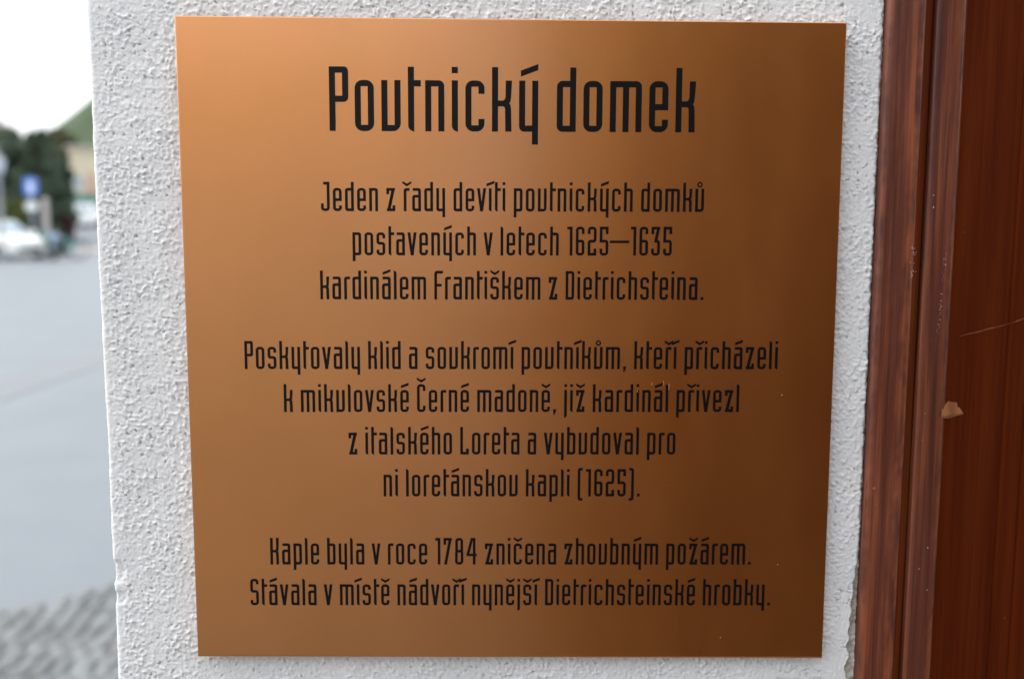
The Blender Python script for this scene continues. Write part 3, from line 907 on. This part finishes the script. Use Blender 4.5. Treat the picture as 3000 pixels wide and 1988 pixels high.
def make_tree(name, base, height, rad, n, leaf, m_leaf, m_bark, seed, shape='conifer', parts=('crown', 'trunk')):
    t = empty(name, base)
    rs = np.random.RandomState(seed)
    n_cl = 46
    cl = []
    for _ in range(n_cl):
        if shape == 'conifer':
            z = rs.uniform(0.04, 0.90) ** 0.85
            rr = rad * (1 - z) ** 0.48 * (0.45 + 0.55 * math.sin(min(1, z * 4) * math.pi / 2)) * rs.uniform(0.5, 1.05)
        elif shape == 'broad':
            z = rs.uniform(0.05, 0.95)
            rr = rad * math.sqrt(max(0, 1 - ((z - 0.42) / 0.60) ** 2)) * rs.uniform(0.35, 1.0)
        else:
            z = rs.uniform(0.22, 1.0)
            rr = rad * math.sqrt(max(0, 1 - ((z - 0.6) / 0.42) ** 2)) * rs.uniform(0.3, 1.05)
        a = rs.uniform(0, 2 * math.pi)
        cl.append((rr * math.cos(a), rr * math.sin(a), z * height, rs.uniform(0.16, 0.34) * rad))
    cl = np.array(cl)
    pick = rs.randint(0, n_cl, n)
    d = rs.normal(size=(n, 3)); d /= np.linalg.norm(d, axis=1)[:, None]
    pts = cl[pick, :3] + d * (cl[pick, 3] * rs.uniform(0.4, 1.0, n) ** 0.6)[:, None] * np.array([1, 1, 1.25])
    pts[:, 2] = np.maximum(pts[:, 2], 0.1)
    V, F = leaf_cloud(pts, leaf, seed + 1, 0.2)
    pydata(parts[0], V, F, m_leaf, t)
    bm = bmesh.new()
    bm_tube(bm, [(0, 0, -0.1), (0.03, 0, height * .35), (0, 0.04, height * .75), (0, 0, height * .86)], [height * .026, height * .02, height * .01, height * .002], 8)
    for k in range(9):
        z = height * rs.uniform(0.2, 0.8); a = rs.uniform(0, 6.28); L_ = rad * (1 - z / height) * 0.9
        bm_tube(bm, [(0, 0, z), (L_ * .5 * math.cos(a), L_ * .5 * math.sin(a), z + .1), (L_ * math.cos(a), L_ * math.sin(a), z + .35 * L_)], [height * .007, height * .005, height * .002], 5)
    from_bm(parts[1], bm, m_bark, t, True)
    return t

def leafmat(name, a, b, scale=1.2):
    m = mat(name, a, 0.75, spec=0.3, vary=b, scale=scale, detail=5)
    return m
M_CON = leafmat('evergreen_needles', (0.050, 0.082, 0.058), (0.105, 0.14, 0.09))
M_OLIVE = leafmat('olive_leaves', (0.085, 0.090, 0.045), (0.16, 0.155, 0.08))
M_HEDGE = leafmat('hedge_leaves', (0.075, 0.095, 0.024), (0.14, 0.16, 0.05))
M_MAROON = leafmat('maroon_leaves', (0.050, 0.022, 0.022), (0.11, 0.05, 0.045))
M_HEATH = leafmat('heather_leaves', (0.11, 0.06, 0.07), (0.20, 0.13, 0.13))
M_BARK = mat('bark', (0.09, 0.07, 0.055), 0.9, vary=(0.16, 0.13, 0.11), scale=8, stretch=(1, 1, .2))
M_PALEBARK = mat('pale_bark', (0.22, 0.20, 0.20), 0.9, vary=(0.32, 0.30, 0.30), scale=8)

trees = [
    ('evergreen_tree', at(113, 56), 6.15, 0.95, 5600, .17, M_CON, 'broad', 'tallest dark evergreen, directly behind the blue sign', 'evergreen tree'),
    ('evergreen_tree', at(146, 60), 5.1, 1.35, 6500, .18, M_CON, 'broad', 'lower rounded dark evergreen between the tallest one and the cream house', 'evergreen tree'),
    ('evergreen_tree', at(68, 57), 5.45, 1.7, 8000, .18, M_CON, 'broad', 'wide dark evergreen left of the tallest one, above the hedge', 'evergreen tree'),
    ('evergreen_tree', at(180, 66), 4.9, 0.85, 4200, .18, M_CON, 'broad', 'dark evergreen standing next to the cream house', 'evergreen tree'),
    ('leafy_tree', at(20, 61), 5.9, 1.9, 5200, .16, M_OLIVE, 'round', 'brownish olive tree above the street lamp', 'tree'),
    ('leafy_tree', at(184, 95), 6.8, 1.8, 5200, .2, M_OLIVE, 'round', 'olive green tree top rising behind the evergreens below the hill', 'tree'),
]
for i, (nm, b, h, r, n, lf, m, shp, lab, cat) in enumerate(trees):
    b.z = slope(b.y)
    tag(make_tree(nm, b, h, r, n, lf, m, M_BARK, 40 + 7 * i, shp), lab, cat, 'evergreens behind the hedge' if nm == 'evergreen_tree' else None)

def bare_tree(base, height, seed):
    t = empty('bare_tree', base)
    rs = random.Random(seed)
    bm = bmesh.new()
    def grow(p, d, L_, r, dep):
        q = p + d * L_
        mid = (p + q) / 2 + Vector((rs.uniform(-1, 1), rs.uniform(-1, 1), 0)) * L_ * 0.06
        bm_tube(bm, [p, mid, q], [r, r * .85, r * .65], 5, False)
        if dep == 0: return
        for _ in range(3 if dep > 1 else 4):
            nd = (d + Vector((rs.uniform(-1, 1), rs.uniform(-1, 1), rs.uniform(0, .7))) * 0.55).normalized()
            grow(q if rs.random() < .7 else mid, nd, L_ * rs.uniform(.55, .8), r * .6, dep - 1)
    grow(Vector((0, 0, 0)), Vector((0.02, 0, 1)).normalized(), height * .33, height * .018, 5)
    from_bm('trunk', bm, M_PALEBARK, t, True)
    return t
b = at(-6, 75); b.z = slope(b.y)
tag(bare_tree(b, 8.6, 3), 'tall leafless tree with thin grey twigs against the sky', 'tree')

def shrub(name, c, sx, sy, sz, n, leaf, m, seed, lab, cat):
    t = empty(name, c)
    rs = np.random.RandomState(seed)
    d = rs.normal(size=(n, 3)); d /= np.linalg.norm(d, axis=1)[:, None]
    rr = rs.uniform(0.55, 1.0, n) ** 0.5
    pts = d * rr[:, None]
    pts = np.sign(pts) * np.abs(pts) ** 0.75
    bump = 1 + 0.16 * np.sin(pts[:, 0] * 7 + seed) * np.cos(pts[:, 1] * 5) 
    pts = pts * np.array([sx, sy, sz]) * bump[:, None] + np.array([0, 0, sz])
    pts[:, 2] = np.maximum(pts[:, 2], 0.03)
    V, F = leaf_cloud(pts, leaf, seed + 1)
    pydata('foliage', V, F, m, t)
    bm = bmesh.new()
    for k in range(5):
        a = k * 1.26
        bm_tube(bm, [(0.05 * math.cos(a), 0.05 * math.sin(a), -.05), (sx * .4 * math.cos(a), sy * .4 * math.sin(a), sz * 1.2)], [.03, .012], 5)
    from_bm('stem', bm, M_BARK, t, True)
    tag(t, lab, cat)
    return t
shrub('hedge', at(34, 47.5), 0.85, 0.45, 1.12, 5200, .09, M_HEDGE, 5, 'clipped yellow green hedge between the street lamp and the blue sign', 'hedge')
c = at(184, 58); c.z = slope(c.y)
shrub('shrub', c, 0.50, 0.5, 0.72, 2200, .08, M_MAROON, 9, 'dark maroon rounded shrub in front of the far parked vehicles', 'shrub')
shrub('shrub', at(154, 45.5), 0.50, 0.4, 0.42, 2200, .06, M_HEATH, 13, 'low pinkish brown shrub right of the pale stone pillar', 'shrub')

# street furniture
M_GREYMETAL = mat('grey_painted_steel', (0.30, 0.32, 0.34), 0.5, metal=0.2, vary=(0.36, 0.38, 0.40), scale=6)
M_PALEMETAL = mat('pale_steel', (0.52, 0.55, 0.60), 0.45, metal=0.3, vary=(0.58, 0.60, 0.64), scale=5)
M_LANTERN = mat('opal_glass', (0.52, 0.57, 0.66), 0.3, spec=0.6)
M_BLUE = mat('blue_sign_enamel', (0.11, 0.25, 0.72), 0.35, vary=(0.12, 0.26, 0.74), scale=4)
M_SIGNWHITE = mat('white_sign_enamel', (0.72, 0.76, 0.80), 0.4, vary=(0.76, 0.79, 0.82), scale=5)
M_SLATE = mat('slate_grey_casing', (0.030, 0.042, 0.050), 0.7, vary=(0.04, 0.052, 0.06), scale=4)
M_STONE = mat('pale_stone', (0.42, 0.40, 0.38), 0.85, vary=(0.52, 0.50, 0.48), scale=5, bump=0.3, bump_scale=30, bump_dist=.01)

def face_me(p):                    # rotation that turns a thing's -Y face towards the house corner
    return math.atan2(-p.x, p.y) * 0.0 + math.atan2(p.x, -p.y) * 0.0 + (math.atan2(p.y, p.x) - math.pi / 2)

p = at(4, 40)
lamp = empty('street_lamp', p, face_me(p))
bm = bmesh.new()
bm_lathe(bm, [(.13, -0.02), (.13, .35), (.10, .45), (.075, .6), (.065, 2.9), (.09, 2.95), (.05, 3.05)], 14)
from_bm('pole', bm, M_GREYMETAL, lamp, True)
bm = bmesh.new()
bm_lathe(bm, [(.09, 3.05), (.17, 3.12), (.22, 3.45), (.20, 3.58)], 14)
from_bm('lantern', bm, M_LANTERN, lamp, True)
bm = bmesh.new()
bm_lathe(bm, [(.23, 3.58), (.20, 3.64), (.07, 3.74), (.02, 3.80)], 14)
from_bm('cap', bm, M_GREYMETAL, lamp, True)
tag(lamp, 'grey street lamp on a post left of the hedge', 'street lamp')

p = at(92, 44)
sgn = empty('road_sign', p, face_me(p))
tube('pole', [(0, .03, -.05), (0, .03, 3.14)], .035, M_GREYMETAL, sgn)
def round_panel(name, w_, h_, r, z, y0, y1, m, parent, bev=0.004):
    bm = bmesh.new()
    pts = []
    for cx, cz, a0 in ((w_ / 2 - r, h_ / 2 - r, 0), (-w_ / 2 + r, h_ / 2 - r, 90), (-w_ / 2 + r, -h_ / 2 + r, 180), (w_ / 2 - r, -h_ / 2 + r, 270)):
        pts += arc(cx, cz, r, a0, a0 + 90, 6)
    a = [bm.verts.new((x, y0, z + zz)) for x, zz in pts]
    b = [bm.verts.new((x, y1, z + zz)) for x, zz in pts]
    bm.faces.new(a); bm.faces.new(b[::-1])
    n = len(pts)
    for k in range(n): bm.faces.new((a[k], b[k], b[(k + 1) % n], a[(k + 1) % n]))
    bmesh.ops.recalc_face_normals(bm, faces=bm.faces[:])
    return from_bm(name, bm, m, parent)
panel = round_panel('sign_panel', 0.50, 0.68, 0.09, 2.76, -.03, -.008, M_BLUE, sgn)
arrow = [(-.075, -.26), (.075, -.26), (.075, .02), (.15, .02), (0, .22), (-.15, .02), (-.075, .02)]
pydata('pale_mark', [(x, -.034, 2.76 + z) for x, z in arrow], [tuple(range(7))], M_SIGNWHITE, panel)
round_panel('lower_plate', 0.46, 0.36, 0.15, 2.0, -.03, -.008, M_SIGNWHITE, sgn)
tag(sgn, 'blue square road sign with a pale mark above a small pale plate on a post', 'road sign')

p = at(98, 45)
cab = empty('utility_cabinet', p, face_me(p))
box('casing', (-.19, -.15, 0.0), (.19, .15, 1.66), M_SLATE, cab, 0.015)
box('lid', (-.21, -.17, 1.662), (.21, .17, 1.70), M_SLATE, cab, 0.01)
box('door', (-.16, -.166, .15), (.16, -.152, 1.5), M_SLATE, cab, 0.004)
tag(cab, 'narrow dark slate grey cabinet at the foot of the blue road sign', 'utility cabinet')

p = at(132, 47)
pil = empty('stone_pillar', p, face_me(p))
box('shaft', (-.13, -.13, 0), (.13, .13, 2.18), M_STONE, pil, 0.02)
bm = bmesh.new()
bm_box(bm, -.17, -.17, 2.182, .17, .17, 2.26)
v0 = [bm.verts.new(q) for q in ((-.15, -.15, 2.262), (.15, -.15, 2.262), (.15, .15, 2.262), (-.15, .15, 2.262))]
tp = bm.verts.new((0, 0, 2.40))
for k in range(4): bm.faces.new((v0[k], v0[(k + 1) % 4], tp))
from_bm('cap', bm, M_STONE, pil)
tag(pil, 'pale stone pillar standing right of the blue road sign', 'pillar')

# kerb of the far side
M_FARPAVE = mat('pale_pavement', (0.40, 0.37, 0.35), 0.85, vary=(0.46, 0.43, 0.41), scale=2)
bm = bmesh.new()
bm_box(bm, -40, 43.6, -.02, -18.2, 49.0, .10)
bmesh.ops.bevel(bm, geom=bm.edges[:], offset=0.02, segments=1, affect='EDGES')
tag(from_bm('far_pavement', bm, M_FARPAVE), kind='structure')

# ------------------------------------------------------------------ cars
M_CARWHITE = mat('white_car_paint', (0.84, 0.86, 0.83), 0.25, coat=0.6, vary=(0.86, 0.87, 0.85), scale=2)
M_GLASS = mat('car_window_glass', (0.28, 0.36, 0.40), 0.05, spec=0.9, coat=0.5)  # pale base colour stands in for the overcast sky's reflection
M_TYRE = mat('tyre_rubber', (0.02, 0.02, 0.021), 0.85, vary=(0.03, 0.03, 0.03), scale=20)
M_RIM = mat('alloy_rim', (0.5, 0.5, 0.52), 0.35, metal=0.8)
M_BLACKTRIM = mat('black_trim', (0.02, 0.02, 0.022), 0.5)
M_LENS = mat('headlamp_lens', (0.75, 0.74, 0.66), 0.1, spec=0.8, coat=0.5)
M_AMBER = mat('amber_lens', (0.75, 0.36, 0.02), 0.2, coat=0.5)
M_RED = mat('red_lens', (0.45, 0.02, 0.02), 0.2, coat=0.5)
M_PLATE = mat('blank_number_plate', (0.70, 0.71, 0.70), 0.5)

def make_car(loc, rz, paint, length=4.1, width=1.74, height=1.47, van=False):
    """nose towards local +X"""
    root = empty('parked_car', loc, rz)
    hl, hw = length / 2, width / 2
    # stations: x, z bottom, z belt/top of lower body, half width
    st = [(-hl, .42, .80, .72), (-hl + .06, .30, .92, .86), (-hl + .45, .24, .96, .97), (-.6, .20, .94, 1.0), (.45, .20, .93, 1.0),
          (hl - 1.05, .20, .92, .985), (hl - .55, .22, .84, .95), (hl - .16, .26, .72, .86), (hl, .36, .60, .70)]
    bm = bmesh.new()
    rings = []
    for x, zb, zt, k in st:
        wv = hw * k
        sec = [(-wv * .90, zb), (-wv * .99, zb + .10), (-wv, zb + (zt - zb) * .55), (-wv * .97, zt - .07), (-wv * .86, zt), (0, zt + .035),
               (wv * .86, zt), (wv * .97, zt - .07), (wv, zb + (zt - zb) * .55), (wv * .99, zb + .10), (wv * .90, zb)]
        rings.append([bm.verts.new((x, y, z)) for y, z in sec])
    n = 11
    for a, b in zip(rings, rings[1:]):
        for i in range(n):
            bm.faces.new((a[i], a[(i + 1) % n], b[(i + 1) % n], b[i]))
    bm.faces.new(rings[0]); bm.faces.new(rings[-1][::-1])
    # greenhouse
    if van: gh = [(-hl + .10, .93, hw * .86), (-hl + .20, height - .06, hw * .76), (-hl + .5, height, hw * .76), (hl - 1.55, height - .03, hw * .76), (hl - .85, .90, hw * .84)]
    else: gh = [(-hl + .18, .93, hw * .86), (-hl + .62, height - .10, hw * .70), (-.75, height, hw * .70), (.05, height - .03, hw * .70), (hl - 1.02, .91, hw * .84)]
    L_ = [bm.verts.new((x, -y, z)) for x, z, y in gh]
    R_ = [bm.verts.new((x, y, z)) for x, z, y in gh]
    for i in range(len(gh) - 1):
        bm.faces.new((L_[i], L_[i + 1], R_[i + 1], R_[i]))
    bm.faces.new(L_); bm.faces.new(R_[::-1])
    bmesh.ops.recalc_face_normals(bm, faces=bm.faces[:])
    body = from_bm('body', bm, paint, root, True)
    md = body.modifiers.new('bevel', 'BEVEL'); md.width = 0.05; md.segments = 3; md.limit_method = 'ANGLE'; md.angle_limit = R(25)
    G = [Vector(g) for g in [(x, y, z) for x, z, y in gh]]
    def quad(name, pts, off, m, parent=root):
        pts = [Vector(q) for q in pts]
        c = sum(pts, Vector()) / 4
        nn = (pts[1] - pts[0]).cross(pts[2] - pts[0]).normalized()
        if nn.dot(c - Vector((0, 0, .7))) < 0: nn = -nn
        return pydata(name, [c + (q - c) * .88 + nn * off for q in pts], [(0, 1, 2, 3)], m, parent)
    x4, z4, y4 = gh[4]; x3, z3, y3 = gh[3]; x1, z1, y1 = gh[1]; x0, z0, y0 = gh[0]
    quad('windscreen', [(x4, -y4, z4), (x4, y4, z4), (x3, y3, z3), (x3, -y3, z3)], .012, M_GLASS)
    quad('rear_window', [(x0, -y0, z0), (x0, y0, z0), (x1, y1, z1), (x1, -y1, z1)], .012, M_GLASS)
    xm = (x4 + x0) / 2 - .1
    for s in (-1, 1):
        ym = (y4 + y0) / 2
        yt = y3
        quad('side_window', [(xm + .04, s * ym, .95), (x4 - .12, s * y4, .95), (x3 - .02, s * yt, z3 - .03), (xm + .04, s * yt, height - .05)], .012, M_GLASS)
        quad('side_window', [(x0 + .16, s * y0, .95), (xm - .04, s * ym, .95), (xm - .04, s * yt, height - .05), (x1 + .04, s * yt, z1 - .03)], .012, M_GLASS)
        bm = bmesh.new()
        bm_lathe(bm, [(.02, -.10), (.10, -.04), (.10, .03), (.02, .06)], 10, 'X', (hl - 1.22, s * (hw * .98 + .06), 1.0))
        from_bm('mirror', bm, paint, root, True)
        bm = bmesh.new()
        bmesh.ops.create_uvsphere(bm, u_segments=14, v_segments=8, radius=1, matrix=Matrix.Translation((hl - .20, s * hw * .68, .66)) @ Matrix.Diagonal((.16, .17, .085, 1)))
        hlm = from_bm('headlight', bm, M_LENS, root, True)
        bm = bmesh.new()
        bmesh.ops.create_uvsphere(bm, u_segments=12, v_segments=8, radius=1, matrix=Matrix.Translation((hl - .28, s * hw * .82, .69)) @ Matrix.Diagonal((.13, .07, .07, 1)))
        from_bm('indicator', bm, M_AMBER, hlm, True)
        bm = bmesh.new()
        bmesh.ops.create_uvsphere(bm, u_segments=12, v_segments=8, radius=1, matrix=Matrix.Translation((-hl + .06, s * hw * .74, .84)) @ Matrix.Diagonal((.07, .12, .13, 1)))
        from_bm('tail_light', bm, M_RED, root, True)
        for xw in (hl - .76, -hl + .72):
            bm = bmesh.new()
            bm_lathe(bm, [(.19, -.10), (.29, -.105), (.315, -.07), (.315, .07), (.29, .105), (.19, .10)], 22, 'Y', (xw, s * (hw - .09), .312))
            wh = from_bm('wheel', bm, M_TYRE, root, True)
            bm = bmesh.new()
            bm_lathe(bm, [(.205, .0), (.20, .108), (.17, .095), (.05, .085), (.03, .10)], 18, 'Y', (xw, s * (hw - .09), .312))
            for vv in bm.verts:
                vv.co.y = s * (hw - .09) + (vv.co.y - s * (hw - .09)) * s
            bmesh.ops.recalc_face_normals(bm, faces=bm.faces[:])
            from_bm('rim', bm, M_RIM, wh, True)
    box('grille', (hl - .10, -.42, .34), (hl + .012, .42, .47), M_BLACKTRIM, root, .01)
    box('number_plate', (hl - .05, -.26, .50), (hl + .02, .26, .60), M_PLATE, root, .004)
    box('number_plate', (-hl - .02, -.26, .62), (-hl + .05, .26, .72), M_PLATE, root, .004)
    box('bumper', (hl - .3, -hw * .72, .22), (hl - .01, hw * .72, .33), paint, root, .02)
    return root
hd = math.atan2(-.575, .817)
fc = at(80, 41.0)
car = make_car(fc - Vector((.817, -.575, 0)) * 2.05, hd, M_CARWHITE)
tag(car, 'white parked car with its bonnet facing the street, in front of the hedge', 'car', 'white vehicles parked in the street')
c2 = at(222, 74); c2.z = slope(c2.y)
car2 = copy_tree(car); car2.location = c2; car2.rotation_euler = (0, 0, R(62))
tag(car2, 'distant white car seen from behind, parked beside the cream house next to the maroon shrub', 'car', 'white vehicles parked in the street')
c3 = at(266, 78); c3.z = slope(c3.y)
car3 = copy_tree(car); car3.location = c3; car3.rotation_euler = (0, 0, R(96))
tag(car3, 'distant white car half hidden by the plastered wall corner', 'car', 'white vehicles parked in the street')

# bicycles leaning by the shrub
M_TEAL = mat('teal_paint', (0.08, 0.38, 0.34), 0.4)
M_CYAN = mat('pale_blue_paint', (0.36, 0.45, 0.60), 0.4)
M_SADDLE = mat('black_saddle', (0.02, 0.02, 0.02), 0.6)
def make_bike(loc, rz, paint, label):
    root = empty('bicycle', loc, rz)
    for xw in (-.5, .5):
        bm = bmesh.new()
        prof = [(.335 + .022 * math.cos(t), .022 * math.sin(t)) for t in [2 * math.pi * k / 8 for k in range(8)]]
        bm_lathe(bm, prof, 28, 'Y', (xw, 0, .36), True)
        wv = from_bm('wheel', bm, M_TYRE, root, True)
        bm = bmesh.new()
        for k in range(14):
            a = 2 * math.pi * k / 14
            bm_tube(bm, [(xw, 0, .36), (xw + .32 * math.cos(a), 0, .36 + .32 * math.sin(a))], .003, 4)
        bm_lathe(bm, [(.03, -.03), (.03, .03)], 10, 'Y', (xw, 0, .36))
        from_bm('spokes', bm, M_RIM, wv)
    bm = bmesh.new()
    for a, b in (((-.5, 0, .36), (-.06, 0, .32)), ((-.06, 0, .32), (-.2, 0, .86)), ((-.5, 0, .36), (-.18, 0, .78)), ((-.18, 0, .78), (.33, 0, .82)), ((-.06, 0, .32), (.36, 0, .74)), ((.31, 0, .92), (.5, 0, .36))):
        bm_tube(bm, [a, b], .03, 8)
    from_bm('frame', bm, paint, root, True)
    tube('handlebar', [(.28, -.30, .98), (.30, -.12, 1.0), (.31, 0, .96), (.30, .12, 1.0), (.28, .30, .98)], .016, M_BLACKTRIM, root)
    bm = bmesh.new()
    bmesh.ops.create_uvsphere(bm, u_segments=12, v_segments=8, radius=1, matrix=Matrix.Translation((-.22, 0, .91)) @ Matrix.Diagonal((.15, .08, .045, 1)))
    from_bm('saddle', bm, M_SADDLE, root, True)
    box('basket', (.40, -.17, .78), (.70, .17, 1.0), paint, root, .02)
    box('rear_reflector', (-.87, -.04, .55), (-.84, .04, .63), M_RED, root, .008)
    tag(root, label, 'bicycle', 'bicycles beside the white car')
make_bike(at(150, 40.6), R(-62), M_CYAN, 'pale blue bicycle standing nearest the bonnet of the white car')
make_bike(at(180, 41.0), R(-152), M_TEAL, 'teal bicycle with a red rear reflector, right of the pale blue one')

# the cream house
M_CREAM = mat('cream_render', (0.58, 0.51, 0.37), 0.9, vary=(0.64, 0.57, 0.43), scale=0.6, bump=.2, bump_scale=20)
M_PINKR = mat('pinkish_render', (0.55, 0.36, 0.26), 0.9, vary=(0.6, 0.42, 0.32), scale=0.8)
M_REDDOOR = mat('red_brown_paint', (0.24, 0.06, 0.04), 0.6, vary=(0.3, 0.08, 0.05), scale=3)
M_SHUT = mat('pale_shutter', (0.62, 0.60, 0.52), 0.7, vary=(0.68, 0.66, 0.58), scale=3)
M_TEALBOARD = mat('teal_boards', (0.07, 0.20, 0.17), 0.7, vary=(0.10, 0.25, 0.21), scale=4, stretch=(6, 1, .4))
p = at(209, 88)
gz = slope(p.y)
far = empty('cream_house', (p.x, p.y, gz), R(-23) * -1 * 0 + R(22.5))
box('wall', (0, 0, -.4), (9, 7, 5.55), M_CREAM, far)
box('roof', (-.25, -.3, 5.552), (9.3, 7.3, 5.75), M_STONE, far, .03)
for (x0, z0, x1, z1) in ((.25, 2.2, 1.05, 3.5), (2.0, 2.2, 2.8, 3.5)):
    fr = box('window', (x0, -.05, z0), (x1, -.002, z1), M_SHUT, far, .01)
    box('pane', (x0 + .12, -.062, z0 + .12), (x1 - .12, -.053, z1 - .12), M_GLASS, fr)
box('panel', (1.07, -.04, 1.9), (1.95, -.002, 3.6), M_PINKR, far, .01)
dr = box('door', (1.05, -.06, -.2), (1.75, -.003, 1.9), M_REDDOOR, far, .01)
box('plinth', (0, -.03, -.4), (1.04, -.003, .5), M_STONE, far)
tag(far, 'cream house with pale window shutters at the foot of the hill', 'house')
p = at(193, 84)
fen = empty('board_fence', (p.x, p.y, slope(p.y)), R(22.5))
bm = bmesh.new()
for k in range(22):
    bm_box(bm, k * .15, -.02, .0, k * .15 + .142, .0, 2.05 + .02 * (k % 3))
from_bm('boards', bm, M_TEALBOARD, fen)
for k in range(3):
    box('post', (k * 1.55 + .02, .002, -.1), (k * 1.55 + .1, .08, 2.1), M_TEALBOARD, fen)
tag(fen, 'teal board fence behind the distant white cars', 'fence')

# ------------------------------------------------------------------ added unseen buildings behind the viewer, put there for the plaque's reflection
M_SHED = mat('dark_red_brown_boards', (0.075, 0.016, 0.004), 0.9, spec=0.1, vary=(0.11, 0.026, 0.007), scale=1.2, stretch=(7, 7, .3), bump=.3, bump_scale=15)  # boards of the added shed, coloured to redden the plaque's reflection
shed = empty('added_shed', (0.12, -2.1, 0))  # added unseen shed, darkens what the plaque mirrors on its right
box('wall', (0, -4, -.1), (9, 0, 2.85), M_SHED, shed)
pydata('roof', [(-.1, .1, 2.85), (9.1, .1, 2.85), (9.1, -2, 3.3), (-.1, -2, 3.3), (9.1, -4.1, 2.85), (-.1, -4.1, 2.85)], [(0, 1, 2, 3), (3, 2, 4, 5), (0, 3, 5), (1, 4, 2)], M_ROOF, shed)
box('door', (2.2, .002, 0), (3.2, .05, 2.1), M_FRAME, shed, .01)
tag(shed, 'added dark red brown shed out of view, darkening the reflection in the right half of the plaque', 'shed')
opp = empty('added_low_house', (-16, -13, 0))  # added unseen house, dims the low sky mirrored high on the plaque
box('wall', (0, -5, -.1), (15.2, 0, 3.15), M_WALLPLAIN, opp)
pydata('roof', [(-.3, .3, 3.15), (15.5, .3, 3.15), (15.5, -2.5, 4.2), (-.3, -2.5, 4.2), (15.5, -5.3, 3.15), (-.3, -5.3, 3.15)], [(0, 1, 2, 3), (3, 2, 4, 5), (0, 3, 5), (1, 4, 2)], M_ROOF, opp)
for k in range(4):
    fr = box('window', (1.2 + k * 3.7, .002, 0.9), (2.3 + k * 3.7, .06, 2.0), M_SHUT, opp, .01)
    box('pane', (1.3 + k * 3.7, .062, 1.0), (2.2 + k * 3.7, .068, 1.9), M_GLASS, fr)
tag(opp, 'added unseen low white house with a tiled roof across the yard, facing the plaque', 'house')
print('objects', len(bpy.data.objects))
